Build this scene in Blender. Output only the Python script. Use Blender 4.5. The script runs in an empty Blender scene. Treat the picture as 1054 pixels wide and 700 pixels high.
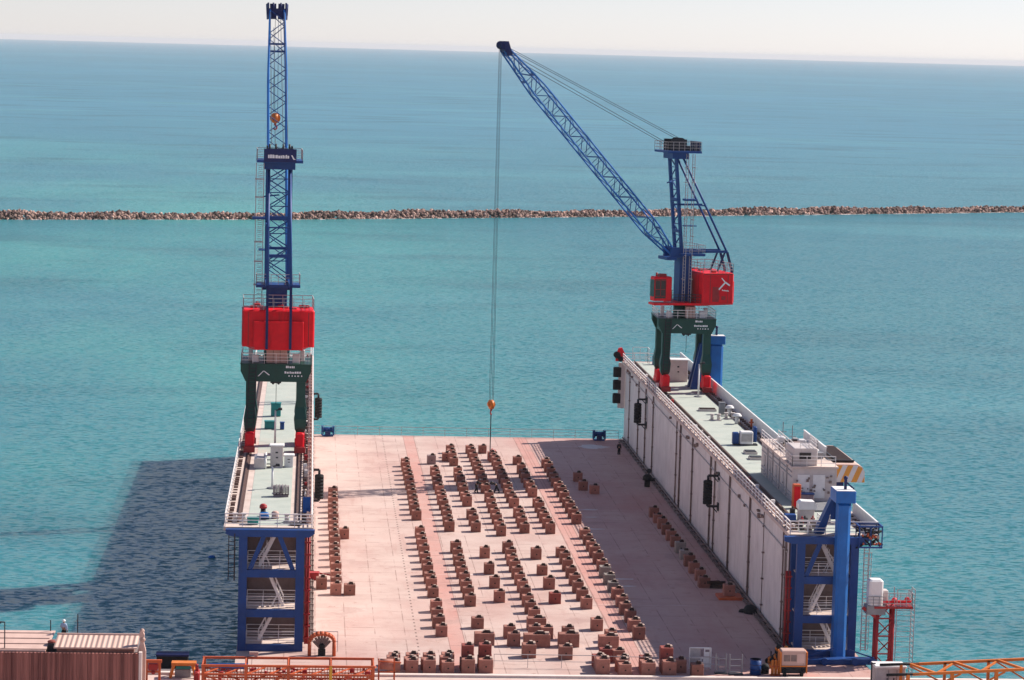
import bpy, math, random
from mathutils import Vector, Matrix, Euler
random.seed(7)
R = math.radians
scene = bpy.context.scene
COL = scene.collection

# ------------------------------------------------------------------ materials
def new_mat(name):
    m = bpy.data.materials.new(name); m.use_nodes = True
    nt = m.node_tree
    return m, nt, nt.nodes, nt.links, nt.nodes['Principled BSDF']

def mat(name, col, rough=.6, metal=0., var=.25, scale=1.5, dirt=None, dirt_amt=.0, streak=False, bump=0., spec=.35):
    """painted / weathered surface: base colour broken up by noise, optional rust or grime with its own shape"""
    m, nt, N, L, b = new_mat(name)
    tc = N.new('ShaderNodeTexCoord')
    no = N.new('ShaderNodeTexNoise'); no.inputs['Scale'].default_value = scale; no.inputs['Detail'].default_value = 6
    no.inputs['Roughness'].default_value = .65
    L.new(tc.outputs['Object'], no.inputs['Vector'])
    rp = N.new('ShaderNodeValToRGB')
    c = Vector(col)
    rp.color_ramp.elements[0].position = .3; rp.color_ramp.elements[1].position = .7
    rp.color_ramp.elements[0].color = (*(c * (1 - var)), 1); rp.color_ramp.elements[1].color = (*[min(1, x) for x in c * (1 + var * .6)], 1)
    L.new(no.outputs['Fac'], rp.inputs['Fac'])
    out = rp.outputs['Color']
    if dirt is not None:
        mp = N.new('ShaderNodeMapping'); L.new(tc.outputs['Object'], mp.inputs['Vector'])
        mp.inputs['Scale'].default_value = (2.2, 2.2, .25) if streak else (1, 1, 1)
        n2 = N.new('ShaderNodeTexNoise'); n2.inputs['Scale'].default_value = .8 if streak else .5; n2.inputs['Detail'].default_value = 7
        n2.inputs['Roughness'].default_value = .7
        L.new(mp.outputs['Vector'], n2.inputs['Vector'])
        r2 = N.new('ShaderNodeValToRGB'); r2.color_ramp.elements[0].position = .62 - dirt_amt * .3; r2.color_ramp.elements[1].position = .74
        L.new(n2.outputs['Fac'], r2.inputs['Fac'])
        mx = N.new('ShaderNodeMix'); mx.data_type = 'RGBA'
        mx.inputs[7].default_value = (*dirt, 1)
        ml = N.new('ShaderNodeMath'); ml.operation = 'MULTIPLY'; ml.inputs[1].default_value = min(1, .35 + dirt_amt)
        L.new(r2.outputs['Color'], ml.inputs[0]); L.new(ml.outputs[0], mx.inputs[0])
        L.new(out, mx.inputs[6]); out = mx.outputs[2]
    L.new(out, b.inputs['Base Color'])
    b.inputs['Roughness'].default_value = rough; b.inputs['Metallic'].default_value = metal; b.inputs['Specular IOR Level'].default_value = spec
    if bump:
        bp = N.new('ShaderNodeBump'); bp.inputs['Strength'].default_value = bump; bp.inputs['Distance'].default_value = .05
        L.new(no.outputs['Fac'], bp.inputs['Height']); L.new(bp.outputs['Normal'], b.inputs['Normal'])
    return m

RUST = (.16, .045, .02)
M = {}
M['blue'] = mat('blue paint', (.003, .048, .20), .5, 0, .2, .6, (.03, .05, .09), .1, True)
M['blue_light'] = mat('light blue paint', (.007, .13, .43), .5, 0, .2, .6, (.03, .06, .12), .1, True)
M['navy'] = mat('navy tarpaulin', (.008, .016, .09), .6)
M['red'] = mat('red paint', (.74, .006, .016), .5, 0, .22, .5, (.25, .006, .01), .22, True, 0, .2)
M['red_dark'] = mat('dull red paint', (.34, .02, .02), .55, 0, .25, 1.5, (.10, .02, .015), .2)
M['green'] = mat('dark green paint', (.005, .052, .037), .45, 0, .25, .7, (.02, .04, .03), .15, True)
M['teal'] = mat('teal paint', (.01, .20, .19), .5)
M['cabinet'] = mat('pinkish primer sheet', (.52, .34, .28), .6, 0, .1, .8, RUST, .05, True)
M['white'] = mat('white paint', (.74, .71, .68), .5, 0, .1, 1.5, (.36, .22, .15), .12, True)
M['offwhite'] = mat('aged white paint', (.55, .48, .45), .55, 0, .15, 1.0, (.34, .20, .14), .18, True)
M['rail'] = mat('railing paint', (.76, .70, .66), .5, 0, .15, 2.0, (.36, .2, .13), .15)
M['rail_dull'] = mat('grey railing paint', (.42, .38, .37), .6, 0, .2, 2.0, (.2, .1, .07), .2)
M['wallpaint'] = mat('grey white hull paint', (.66, .60, .575), .6, 0, .14, .35, (.36, .27, .235), .34, True)
M['wingdeck'] = mat('pale green deck paint', (.42, .45, .39), .7, 0, .14, .5, (.42, .36, .30), .3)
M['wingside'] = mat('pinkish deck paint', (.58, .46, .40), .7, 0, .16, .6, (.34, .2, .14), .3)
M['railsteel'] = mat('brown rail steel', (.13, .075, .06), .6, .3, .35, 2.0)
M['black'] = mat('black rubber', (.012, .012, .013), .8, 0, .3, 3)
M['dark'] = mat('dark steel', (.03, .03, .035), .6, .3, .3, 3)
M['grey'] = mat('grey steel', (.25, .25, .26), .55, .3, .2, 2, RUST, .15)
M['pipe'] = mat('rusty wall pipe', (.22, .16, .14), .7, .1, .4, 1.2, RUST, .25)
M['endwall'] = mat('brown grey shaded wall', (.15, .105, .098), .8, 0, .25, .8, (.10, .06, .05), .3, True)  # brown wall, darkened so the colour carries the shade of the bay
M['wire'] = mat('steel rope', (.05, .055, .065), .6, .4, .1, 2)
M['concrete_block'] = mat('brown block paint', (.315, .130, .095), .85, 0, .3, 1.8, (.12, .05, .04), .35, False, .3)
M['redblock'] = mat('red brown block paint', (.28, .065, .05), .85, 0, .25, 1.8, (.12, .05, .04), .3, False, .3)
M['greyblock'] = mat('grey brown block paint', (.30, .25, .22), .85, 0, .25, 1.8, (.16, .12, .1), .3, False, .3)
M['paleblock'] = mat('mauve block paint', (.36, .24, .23), .85, 0, .2, 1.8, (.2, .13, .12), .2, False, .3)
M['timber'] = mat('dark cap timber', (.055, .03, .025), .9, 0, .4, 4)
M['cap_highlight'] = mat('pale cap highlight', (.46, .33, .27), .9, 0, .35, 4)  # sunlit highlight on the caps, put into the colour
M['orange'] = mat('orange paint', (.62, .17, .02), .5, 0, .2, 1.2, (.28, .06, .015), .2)
M['orangered'] = mat('red orange paint', (.52, .10, .03), .6, 0, .25, 1.2, (.22, .045, .02), .35)
M['yellow'] = mat('yellow paint', (.68, .36, .03), .5, 0, .15, 1.2)
M['mesh'] = mat('walkway plate', (.50, .33, .27), .7, 0, .4, 2.2, (.2, .06, .03), .4)
M['roofpale'] = mat('pale pink roof sheet', (.62, .42, .35), .6, 0, .12, .8, (.4, .25, .2), .2)
M['brass'] = mat('olive yellow paint', (.30, .22, .05), .6)
M['purplegrey'] = mat('greyed machine paint', (.24, .18, .19), .65, 0, .3, 3, (.1, .07, .07), .3)
M['signwhite'] = mat('sign lettering white', (.8, .78, .76), .6, 0, .05)
M['glass'] = mat('dark window glass', (.012, .015, .02), .08, 0, .1)
M['tread'] = mat('brown roof panel', (.030, .016, .013), .7, 0, .4, 1.5, (.06, .05, .02), .2, False, 0, .1)
M['skin'] = mat('skin', (.30, .17, .11), .6, 0, .05)
M['cloth_dark'] = mat('dark overalls', (.010, .011, .016), .9, 0, .2, 8)
M['cloth_blue'] = mat('pale blue work shirt', (.30, .38, .50), .9, 0, .2, 8)
M['cloth_red'] = mat('red work shirt', (.42, .03, .03), .9, 0, .2, 8)
M['helmet_red'] = mat('red helmet', (.55, .03, .02), .4, 0, .05)
M['helmet_dark'] = mat('dark helmet', (.03, .03, .04), .4, 0, .05)
M['helmet_white'] = mat('white helmet', (.75, .75, .72), .4, 0, .05)

for key_ in ('concrete_block', 'redblock', 'greyblock', 'paleblock'):        # every block weathered to its own tone
    nt_ = M[key_].node_tree; b_ = nt_.nodes['Principled BSDF']; src = b_.inputs['Base Color'].links[0].from_socket
    oi = nt_.nodes.new('ShaderNodeObjectInfo'); hv = nt_.nodes.new('ShaderNodeHueSaturation'); mr_ = nt_.nodes.new('ShaderNodeMapRange')
    mr_.inputs[3].default_value = .72; mr_.inputs[4].default_value = 1.25; nt_.links.new(oi.outputs['Random'], mr_.inputs[0]); nt_.links.new(mr_.outputs[0], hv.inputs['Value'])
    nt_.links.new(src, hv.inputs['Color']); nt_.links.new(hv.outputs['Color'], b_.inputs['Base Color'])

def stripe_mat():
    m, nt, N, L, b = new_mat('orange and white stripes')
    tc = N.new('ShaderNodeTexCoord'); sp = N.new('ShaderNodeSeparateXYZ'); L.new(tc.outputs['Object'], sp.inputs[0])
    a = N.new('ShaderNodeMath'); a.operation = 'MULTIPLY_ADD'; a.inputs[1].default_value = -.42   # slant with height
    L.new(sp.outputs['Z'], a.inputs[0]); L.new(sp.outputs['X'], a.inputs[2])
    s = N.new('ShaderNodeMath'); s.operation = 'MULTIPLY'; s.inputs[1].default_value = 1 / 1.12; L.new(a.outputs[0], s.inputs[0])
    f = N.new('ShaderNodeMath'); f.operation = 'FRACT'; L.new(s.outputs[0], f.inputs[0])
    g = N.new('ShaderNodeMath'); g.operation = 'GREATER_THAN'; g.inputs[1].default_value = .47; L.new(f.outputs[0], g.inputs[0])
    mx = N.new('ShaderNodeMix'); mx.data_type = 'RGBA'
    mx.inputs[6].default_value = (.62, .56, .56, 1); mx.inputs[7].default_value = (.66, .26, .035, 1)
    L.new(g.outputs[0], mx.inputs[0]); L.new(mx.outputs[2], b.inputs['Base Color']); b.inputs['Roughness'].default_value = .55
    return m
M['stripes'] = stripe_mat()

def corrugated(name, c1, c2, freq, axis='X', bumpd=.05, stain=None):
    m, nt, N, L, b = new_mat(name)
    tc = N.new('ShaderNodeTexCoord'); sp = N.new('ShaderNodeSeparateXYZ'); L.new(tc.outputs['Object'], sp.inputs[0])
    s = N.new('ShaderNodeMath'); s.operation = 'MULTIPLY'; s.inputs[1].default_value = freq; L.new(sp.outputs[axis], s.inputs[0])
    w = N.new('ShaderNodeMath'); w.operation = 'SINE'; L.new(s.outputs[0], w.inputs[0])
    bp = N.new('ShaderNodeBump'); bp.inputs['Distance'].default_value = bumpd; bp.inputs['Strength'].default_value = 1
    L.new(w.outputs[0], bp.inputs['Height']); L.new(bp.outputs['Normal'], b.inputs['Normal'])
    mp = N.new('ShaderNodeMapping'); L.new(tc.outputs['Object'], mp.inputs['Vector'])
    mp.inputs['Scale'].default_value = (1.6, .02, .04) if axis == 'X' else (.04, 1.6, .04)
    n = N.new('ShaderNodeTexNoise'); n.inputs['Scale'].default_value = 1.1; n.inputs['Detail'].default_value = 5; n.inputs['Roughness'].default_value = .7
    L.new(mp.outputs['Vector'], n.inputs['Vector'])
    rp = N.new('ShaderNodeValToRGB'); rp.color_ramp.elements[0].position = .36; rp.color_ramp.elements[1].position = .66
    rp.color_ramp.elements[0].color = (*c1, 1); rp.color_ramp.elements[1].color = (*c2, 1)
    L.new(n.outputs['Fac'], rp.inputs['Fac']); L.new(rp.outputs['Color'], b.inputs['Base Color']); b.inputs['Roughness'].default_value = .7
    return m
M['brownclad'] = corrugated('brown corrugated cladding', (.085, .016, .012), (.36, .13, .10), 21, 'X', .04)
M['ribroof'] = corrugated('pale ribbed roof', (.48, .29, .23), (.64, .45, .37), 14.5, 'X', .035)

def deck_mat():
    """steel dock floor: worn pink primer, two redder lanes, welded seams, stains, scuffs, rows of plugs"""
    m, nt, N, L, b = new_mat('dock floor paint')
    tc = N.new('ShaderNodeTexCoord'); sp = N.new('ShaderNodeSeparateXYZ'); L.new(tc.outputs['Object'], sp.inputs[0])
    X, Y = sp.outputs['X'], sp.outputs['Y']
    def mth(op, a, bb=None, c=None):
        n = N.new('ShaderNodeMath'); n.operation = op
        for i, v in enumerate((a, bb, c)):
            if v is None: continue
            if isinstance(v, (int, float)): n.inputs[i].default_value = v
            else: L.new(v, n.inputs[i])
        return n.outputs[0]
    def noise(sc, det=6, vec=None, ro=.6):
        n = N.new('ShaderNodeTexNoise'); n.inputs['Scale'].default_value = sc; n.inputs['Detail'].default_value = det; n.inputs['Roughness'].default_value = ro
        L.new(vec or tc.outputs['Object'], n.inputs['Vector']); return n.outputs['Fac']
    def ramp(fac, *els):
        r = N.new('ShaderNodeValToRGB'); e = r.color_ramp.elements
        e[0].position, e[0].color = els[0][0], (*els[0][1], 1); e[1].position, e[1].color = els[-1][0], (*els[-1][1], 1)
        for p, c in els[1:-1]: q = e.new(p); q.color = (*c, 1)
        L.new(fac, r.inputs['Fac']); return r.outputs['Color']
    def mix(f, a, c):
        n = N.new('ShaderNodeMix'); n.data_type = 'RGBA'
        L.new(f, n.inputs[0]) if not isinstance(f, float) else setattr(n.inputs[0], 'default_value', f)
        for i, v in ((6, a), (7, c)):
            if isinstance(v, tuple): n.inputs[i].default_value = (*v, 1)
            else: L.new(v, n.inputs[i])
        return n.outputs[2]
    W = (0, 0, 0), (1, 1, 1)
    base = ramp(noise(.12, 8, None, .65), (.3, (.42, .29, .25)), (.5, (.51, .375, .325)), (.72, (.565, .435, .38)))
    # redder worn patches; the right half also has the wing shadow's tint painted in
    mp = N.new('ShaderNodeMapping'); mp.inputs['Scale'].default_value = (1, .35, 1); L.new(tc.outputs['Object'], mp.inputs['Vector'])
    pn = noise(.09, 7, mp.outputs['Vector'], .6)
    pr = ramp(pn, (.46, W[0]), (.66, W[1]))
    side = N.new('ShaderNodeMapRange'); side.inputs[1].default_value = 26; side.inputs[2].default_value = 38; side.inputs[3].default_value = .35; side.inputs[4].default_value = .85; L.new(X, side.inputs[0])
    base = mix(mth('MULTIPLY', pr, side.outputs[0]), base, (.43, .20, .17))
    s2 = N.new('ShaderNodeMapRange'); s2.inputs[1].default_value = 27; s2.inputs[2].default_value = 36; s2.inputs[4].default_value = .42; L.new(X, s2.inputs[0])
    base = mix(s2.outputs[0], base, (.46, .235, .20))  # even reddening at right: warm tone of the wing's shade painted in
    # two lanes
    def band(lo, hi, soft=.05):
        a = N.new('ShaderNodeMapRange'); a.inputs[1].default_value = lo - soft; a.inputs[2].default_value = lo + soft; L.new(X, a.inputs[0])
        c = N.new('ShaderNodeMapRange'); c.inputs[1].default_value = hi - soft; c.inputs[2].default_value = hi + soft; L.new(X, c.inputs[0])
        return mth('SUBTRACT', a.outputs[0], c.outputs[0])
    lanes = mth('ADD', band(13.95, 15.5), band(30.2, 32.0))
    ln = mth('MULTIPLY', lanes, mth('MULTIPLY_ADD', noise(.25, 6), .9, .12))
    base = mix(ln, base, (.50, .225, .185))
    # seams
    def lines(v, per, off, w):
        f = mth('FRACT', mth('MULTIPLY_ADD', v, 1 / per, off)); d = mth('ABSOLUTE', mth('SUBTRACT', f, .5))
        return mth('LESS_THAN', d, w / per / 2)
    brk = ramp(noise(.35, 4), (.42, W[0]), (.56, W[1]))
    sx = mth('MULTIPLY', lines(X, 2.92, .13, .10), brk)
    sy = mth('MULTIPLY', lines(Y, 7.7, .3, .22), ramp(noise(.22, 5), (.5, W[0]), (.62, W[1])))
    edge = mth('ADD', mth('ADD', band(13.92, 14.0, .01), band(15.45, 15.55, .01)), mth('ADD', band(30.15, 30.25, .01), band(31.95, 32.07, .01)))
    edge2 = mth('ADD', edge, mth('ADD', band(30.9, 30.98, .01), band(31.3, 31.38, .01)))
    seam = mth('MINIMUM', mth('ADD', mth('ADD', sx, sy), edge2), 1.)
    base = mix(mth('MULTIPLY', seam, .55), base, (.17, .085, .07))
    # plugs: a dotted row
    dots = mth('MULTIPLY', band(10.82, 11.0, .01), lines(Y, 1.55, 0, .45))
    base = mix(mth('MULTIPLY', dots, .8), base, (.06, .035, .03))
    # lateral scuffs
    mp2 = N.new('ShaderNodeMapping'); mp2.inputs['Scale'].default_value = (.09, 1.5, 1); L.new(tc.outputs['Object'], mp2.inputs['Vector'])
    sc = ramp(noise(.8, 6, mp2.outputs['Vector'], .7), (.57, W[0]), (.68, W[1]))
    base = mix(mth('MULTIPLY', sc, .45), base, (.27, .14, .12))
    st = ramp(noise(.55, 8, None, .75), (.58, W[0]), (.70, W[1]))
    base = mix(mth('MULTIPLY', st, .75), base, (.25, .11, .085))
    wp = ramp(noise(.42, 5, mp2.outputs['Vector'], .6), (.68, W[0]), (.73, W[1]))
    base = mix(mth('MULTIPLY', wp, .5), base, (.72, .66, .62))
    mp3 = N.new('ShaderNodeMapping'); mp3.inputs['Scale'].default_value = (.5, .06, 1); L.new(tc.outputs['Object'], mp3.inputs['Vector'])
    tr = ramp(noise(1.0, 7, mp3.outputs['Vector'], .68), (.56, W[0]), (.70, W[1]))
    base = mix(mth('MULTIPLY', tr, .38), base, (.36, .19, .155))
    pu = ramp(noise(.16, 6, None, .62), (.60, W[0]), (.63, W[1]))
    base = mix(mth('MULTIPLY', pu, .4), base, (.36, .23, .20))
    L.new(base, b.inputs['Base Color']); b.inputs['Roughness'].default_value = .75
    bp = N.new('ShaderNodeBump'); bp.inputs['Strength'].default_value = .35; bp.inputs['Distance'].default_value = .03
    L.new(noise(1.2, 6), bp.inputs['Height']); b.inputs['Specular IOR Level'].default_value = .25; L.new(bp.outputs['Normal'], b.inputs['Normal'])
    return m
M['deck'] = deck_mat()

def sea_mat():
    m, nt, N, L, b = new_mat('sea water')
    tc = N.new('ShaderNodeTexCoord'); geo = tc.outputs['Object']
    sp = N.new('ShaderNodeSeparateXYZ'); L.new(geo, sp.inputs[0])
    def noise(sc, det, scale=(1, 1, 1), ro=.55):
        mp = N.new('ShaderNodeMapping'); mp.inputs['Scale'].default_value = scale; L.new(geo, mp.inputs['Vector'])
        n = N.new('ShaderNodeTexNoise'); n.inputs['Scale'].default_value = sc; n.inputs['Detail'].default_value = det; n.inputs['Roughness'].default_value = ro
        L.new(mp.outputs['Vector'], n.inputs['Vector']); return n.outputs['Fac']
    def mixc(f, a, c):
        n = N.new('ShaderNodeMix'); n.data_type = 'RGBA'; L.new(f, n.inputs[0])
        for i, v in ((6, a), (7, c)):
            if isinstance(v, tuple): n.inputs[i].default_value = (*v, 1)
            else: L.new(v, n.inputs[i])
        return n.outputs[2]
    def mr(v, a, c, lo=0., hi=1.):
        n = N.new('ShaderNodeMapRange'); n.inputs[1].default_value = a; n.inputs[2].default_value = c; n.inputs[3].default_value = lo; n.inputs[4].default_value = hi
        n.interpolation_type = 'SMOOTHSTEP'; L.new(v, n.inputs[0]); return n.outputs[0]
    # shallow turquoise to the left and over sand banks, deeper blue seaward and to the right
    big = noise(.004, 5, (1, .45, 1)); band = noise(.0012, 3, (.6, .6, 1))
    shallow, mid, deep = SEA_COL
    base = mixc(mr(big, .38, .62), mid, shallow)
    base = mixc(mr(sp.outputs['X'], -60, 110, 0, .9), base, tuple(x * .9 for x in mid))
    base = mixc(mr(sp.outputs['Y'], 500, 2400), base, deep)
    far = mixc(mr(band, .4, .65), deep, tuple(x * 1.15 for x in deep))
    base = mixc(mr(sp.outputs['Y'], 900, 3500), base, far)
    patch = noise(.02, 5, (.5, 1, 1))
    base = mixc(mr(patch, .48, .75, 0, .55), base, tuple(x * .55 for x in mid))
    cat = noise(.006, 6, (.5, 1.0, 1), .6)
    base = mixc(mr(cat, .5, .7, 0, .35), base, (.09, .30, .31))
    # ripples: slopes taken straight from noise vectors, several sizes of crest running roughly along X
    def slope(sc, det, scale, amp):
        mp = N.new('ShaderNodeMapping'); mp.inputs['Scale'].default_value = scale; L.new(geo, mp.inputs['Vector'])
        n = N.new('ShaderNodeTexNoise'); n.inputs['Scale'].default_value = sc; n.inputs['Detail'].default_value = det; n.inputs['Roughness'].default_value = .7
        L.new(mp.outputs['Vector'], n.inputs['Vector'])
        v = N.new('ShaderNodeVectorMath'); v.operation = 'SUBTRACT'; L.new(n.outputs['Color'], v.inputs[0]); v.inputs[1].default_value = (.5, .5, .5)
        k_ = N.new('ShaderNodeVectorMath'); k_.operation = 'MULTIPLY'; L.new(v.outputs[0], k_.inputs[0]); k_.inputs[1].default_value = (amp * .7, amp, 0)
        return k_.outputs[0]
    acc = None
    for args in ((1.6, 5, (.5, .85, 1), 2.3), (.32, 4, (.5, .9, 1), .42), (.03, 3, (.6, 1, 1), .10)):
        o_ = slope(*args)
        if acc is None: acc = o_
        else:
            a_ = N.new('ShaderNodeVectorMath'); a_.operation = 'ADD'; L.new(acc, a_.inputs[0]); L.new(o_, a_.inputs[1]); acc = a_.outputs[0]
    a_ = N.new('ShaderNodeVectorMath'); a_.operation = 'ADD'; L.new(acc, a_.inputs[0]); a_.inputs[1].default_value = (0, 0, 1)
    nz = N.new('ShaderNodeVectorMath'); nz.operation = 'NORMALIZE'; L.new(a_.outputs[0], nz.inputs[0]); 
    # body colour plus a restrained mirror of the sky (the water is choppy: steep facets shade each other)
    df = N.new('ShaderNodeSubsurfaceScattering'); df.falloff = 'BURLEY'; df.inputs['Scale'].default_value = 4.5; df.inputs['Radius'].default_value = (.6, 1.0, 1.1); L.new(base, df.inputs['Color']); L.new(nz.outputs[0], df.inputs['Normal'])
    gl = N.new('ShaderNodeBsdfGlossy'); gl.inputs['Roughness'].default_value = .15; L.new(nz.outputs[0], gl.inputs['Normal'])
    fr = N.new('ShaderNodeFresnel'); fr.inputs['IOR'].default_value = 1.33; L.new(nz.outputs[0], fr.inputs['Normal'])
    fm = N.new('ShaderNodeMath'); fm.operation = 'MULTIPLY'; fm.inputs[1].default_value = .8; L.new(fr.outputs[0], fm.inputs[0])
    fc_ = N.new('ShaderNodeMath'); fc_.operation = 'MINIMUM'; fc_.inputs[1].default_value = .32; L.new(fm.outputs[0], fc_.inputs[0])
    d2 = N.new('ShaderNodeBsdfDiffuse'); L.new(base, d2.inputs['Color']); L.new(nz.outputs[0], d2.inputs['Normal'])
    mb_ = N.new('ShaderNodeMixShader'); mb_.inputs[0].default_value = .72; L.new(d2.outputs[0], mb_.inputs[1]); L.new(df.outputs[0], mb_.inputs[2])
    ms = N.new('ShaderNodeMixShader'); L.new(fc_.outputs[0], ms.inputs[0]); L.new(mb_.outputs[0], ms.inputs[1]); L.new(gl.outputs[0], ms.inputs[2])
    L.new(ms.outputs[0], N['Material Output'].inputs['Surface']); N.remove(b)
    return m
SEA_COL = ((.062, .285, .250), (.034, .172, .198), (.050, .188, .248))
M['sea'] = sea_mat()
M['rock'] = mat('breakwater rock', (.44, .28, .22), .9, 0, .85, .45, (.03, .022, .02), .45, False)
nt_ = M['rock'].node_tree; b_ = nt_.nodes['Principled BSDF']; src = b_.inputs['Base Color'].links[0].from_socket      # each rock its own tone
gi = nt_.nodes.new('ShaderNodeNewGeometry'); hv = nt_.nodes.new('ShaderNodeHueSaturation'); mr_ = nt_.nodes.new('ShaderNodeMapRange')
mr_.inputs[3].default_value = .18; mr_.inputs[4].default_value = 1.55; nt_.links.new(gi.outputs['Random Per Island'], mr_.inputs[0]); nt_.links.new(mr_.outputs[0], hv.inputs['Value'])
nt_.links.new(src, hv.inputs['Color']); nt_.links.new(hv.outputs['Color'], b_.inputs['Base Color'])
M['quay'] = mat('quay concrete', (.56, .42, .37), .85, 0, .15, .5, (.38, .2, .16), .3, False, .3)
M['quaydark'] = mat('damp grey concrete', (.20, .165, .16), .8, 0, .25, .6, (.1, .08, .08), .3, False, .3)
M['kerb'] = mat('pale kerb concrete', (.68, .56, .50), .85, 0, .12, 1.0)
M['hullred'] = mat('red hull coating', (.30, .04, .035), .6, 0, .25, .7, (.12, .04, .03), .3, True)

# ------------------------------------------------------------------ mesh building
class MB:
    def __init__(s, mtx=None): s.v = []; s.f = []; s.sm = []; s.m = mtx
    def add(s, vs, fs, smooth=False):
        o = len(s.v)
        for p in vs:
            p = Vector(p); s.v.append(tuple(s.m @ p) if s.m is not None else tuple(p))
        for f in fs: s.f.append([i + o for i in f]); s.sm.append(smooth)
        return s
    def box(s, x0, x1, y0, y1, z0, z1):
        return s.add([(x0, y0, z0), (x1, y0, z0), (x1, y1, z0), (x0, y1, z0), (x0, y0, z1), (x1, y0, z1), (x1, y1, z1), (x0, y1, z1)],
              [(0, 3, 2, 1), (4, 5, 6, 7), (0, 1, 5, 4), (1, 2, 6, 5), (2, 3, 7, 6), (3, 0, 4, 7)])
    def bbox(s, x0, x1, y0, y1, z0, z1, c=.05):
        """box whose vertical and top edges are chamfered"""
        def ring(d, z): return [(x0 + d + (c if k in (0,) else 0), y0 + d, z) for k in ()]
        def oct_(d, z):
            a, b_, e, g = x0 + d, x1 - d, y0 + d, y1 - d
            return [(a + c, e, z), (b_ - c, e, z), (b_, e + c, z), (b_, g - c, z), (b_ - c, g, z), (a + c, g, z), (a, g - c, z), (a, e + c, z)]
        vs = oct_(0, z0) + oct_(0, z1 - c) + oct_(c, z1)
        fs = [list(range(7, -1, -1)), list(range(16, 24))]
        for r in (0, 8):
            for i in range(8): fs.append((r + i, r + (i + 1) % 8, r + 8 + (i + 1) % 8, r + 8 + i))
        return s.add(vs, fs)
    def bar(s, p, q, w, h=None, up=(0, 0, 1)):
        h = h or w; p, q = Vector(p), Vector(q); d = (q - p)
        if d.length < 1e-6: return s
        d.normalize(); u = Vector(up)
        if abs(d.dot(u)) > .98: u = Vector((0, 1, 0))
        a = d.cross(u).normalized() * w / 2; b_ = a.cross(d).normalized() * h / 2
        vs = [e + i * a + j * b_ for e in (p, q) for i, j in ((-1, -1), (1, -1), (1, 1), (-1, 1))]
        return s.add(vs, [(3, 2, 1, 0), (4, 5, 6, 7), (0, 1, 5, 4), (1, 2, 6, 5), (2, 3, 7, 6), (3, 0, 4, 7)])
    def tube(s, p, q, r, r2=None, n=10, cap=True):
        r2 = r if r2 is None else r2; p, q = Vector(p), Vector(q); d = (q - p).normalized()
        u = Vector((0, 0, 1)) if abs(d.z) < .9 else Vector((1, 0, 0))
        a = d.cross(u).normalized(); b_ = d.cross(a)
        vs = [e + (a * math.cos(t) + b_ * math.sin(t)) * rr for e, rr in ((p, r), (q, r2)) for t in [2 * math.pi * k / n for k in range(n)]]
        s.add(vs, [(k, (k + 1) % n, n + (k + 1) % n, n + k) for k in range(n)], n > 6)
        if cap:
            o = len(s.v) - 2 * n
            s.f.append([o + k for k in range(n - 1, -1, -1)]); s.sm.append(False); s.f.append([o + n + k for k in range(n)]); s.sm.append(False)
        return s
    def path(s, pts, r, n=6):
        for a, b_ in zip(pts, pts[1:]): s.tube(a, b_, r, n=n)
        return s
    def prism(s, poly, axis, t0, t1):
        """polygon of 2-D points extruded along axis from t0 to t1"""
        def p3(a, b_, t): return {'x': (t, a, b_), 'y': (a, t, b_), 'z': (a, b_, t)}[axis]
        n = len(poly); vs = [p3(a, b_, t0) for a, b_ in poly] + [p3(a, b_, t1) for a, b_ in poly]
        return s.add(vs, [tuple(range(n - 1, -1, -1)), tuple(range(n, 2 * n))] + [(k, (k + 1) % n, n + (k + 1) % n, n + k) for k in range(n)])
    def ball(s, c, r, n=10, m=6, sq=(1, 1, 1)):
        vs = [(c[0], c[1], c[2] - r * sq[2])]; fs = []
        for j in range(1, m):
            t = -math.pi / 2 + math.pi * j / m
            for k in range(n): vs.append((c[0] + r * sq[0] * math.cos(t) * math.cos(2 * math.pi * k / n), c[1] + r * sq[1] * math.cos(t) * math.sin(2 * math.pi * k / n), c[2] + r * sq[2] * math.sin(t)))
        vs.append((c[0], c[1], c[2] + r * sq[2])); T = len(vs) - 1
        for k in range(n):
            fs.append((0, 1 + (k + 1) % n, 1 + k)); fs.append((T, 1 + (m - 2) * n + k, 1 + (m - 2) * n + (k + 1) % n))
            for j in range(m - 2): fs.append((1 + j * n + k, 1 + j * n + (k + 1) % n, 1 + (j + 1) * n + (k + 1) % n, 1 + (j + 1) * n + k))
        return s.add(vs, fs, True)
    def railing(s, pts, h=1.1, mids=2, step=2.0, r=.035, closed=False):
        P = [Vector(p) for p in pts] + ([Vector(pts[0])] if closed else [])
        for a, b_ in zip(P, P[1:]):
            L_ = (b_ - a).length; n = max(1, round(L_ / step))
            for i in range(n + 1): q = a.lerp(b_, i / n); s.bar(q, q + Vector((0, 0, h)), r * 1.6)
            for j in range(mids + 1):
                z = Vector((0, 0, h * (1 - j / (mids + 1)))); s.bar(a + z, b_ + z, r * (2 if j == 0 else 1.4))
        return s
    def ladder(s, p, q, side, w=.5, step=.35, r=.04):
        p, q, sd = Vector(p), Vector(q), Vector(side).normalized() * w / 2
        s.bar(p - sd, q - sd, r * 1.6); s.bar(p + sd, q + sd, r * 1.6)
        n = int((q - p).length / step)
        for i in range(1, n): c = p.lerp(q, i / n); s.bar(c - sd, c + sd, r)
        return s
    def build(s, name, m, parent=None, loc=None):
        me = bpy.data.meshes.new(name); me.from_pydata(s.v, [], s.f); me.update()
        me.polygons.foreach_set('use_smooth', s.sm)
        me.materials.append(M[m] if isinstance(m, str) else m)
        o = bpy.data.objects.new(name, me); COL.objects.link(o)
        if parent is not None: o.parent = parent
        if loc is not None: o.location = loc
        return o

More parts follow.
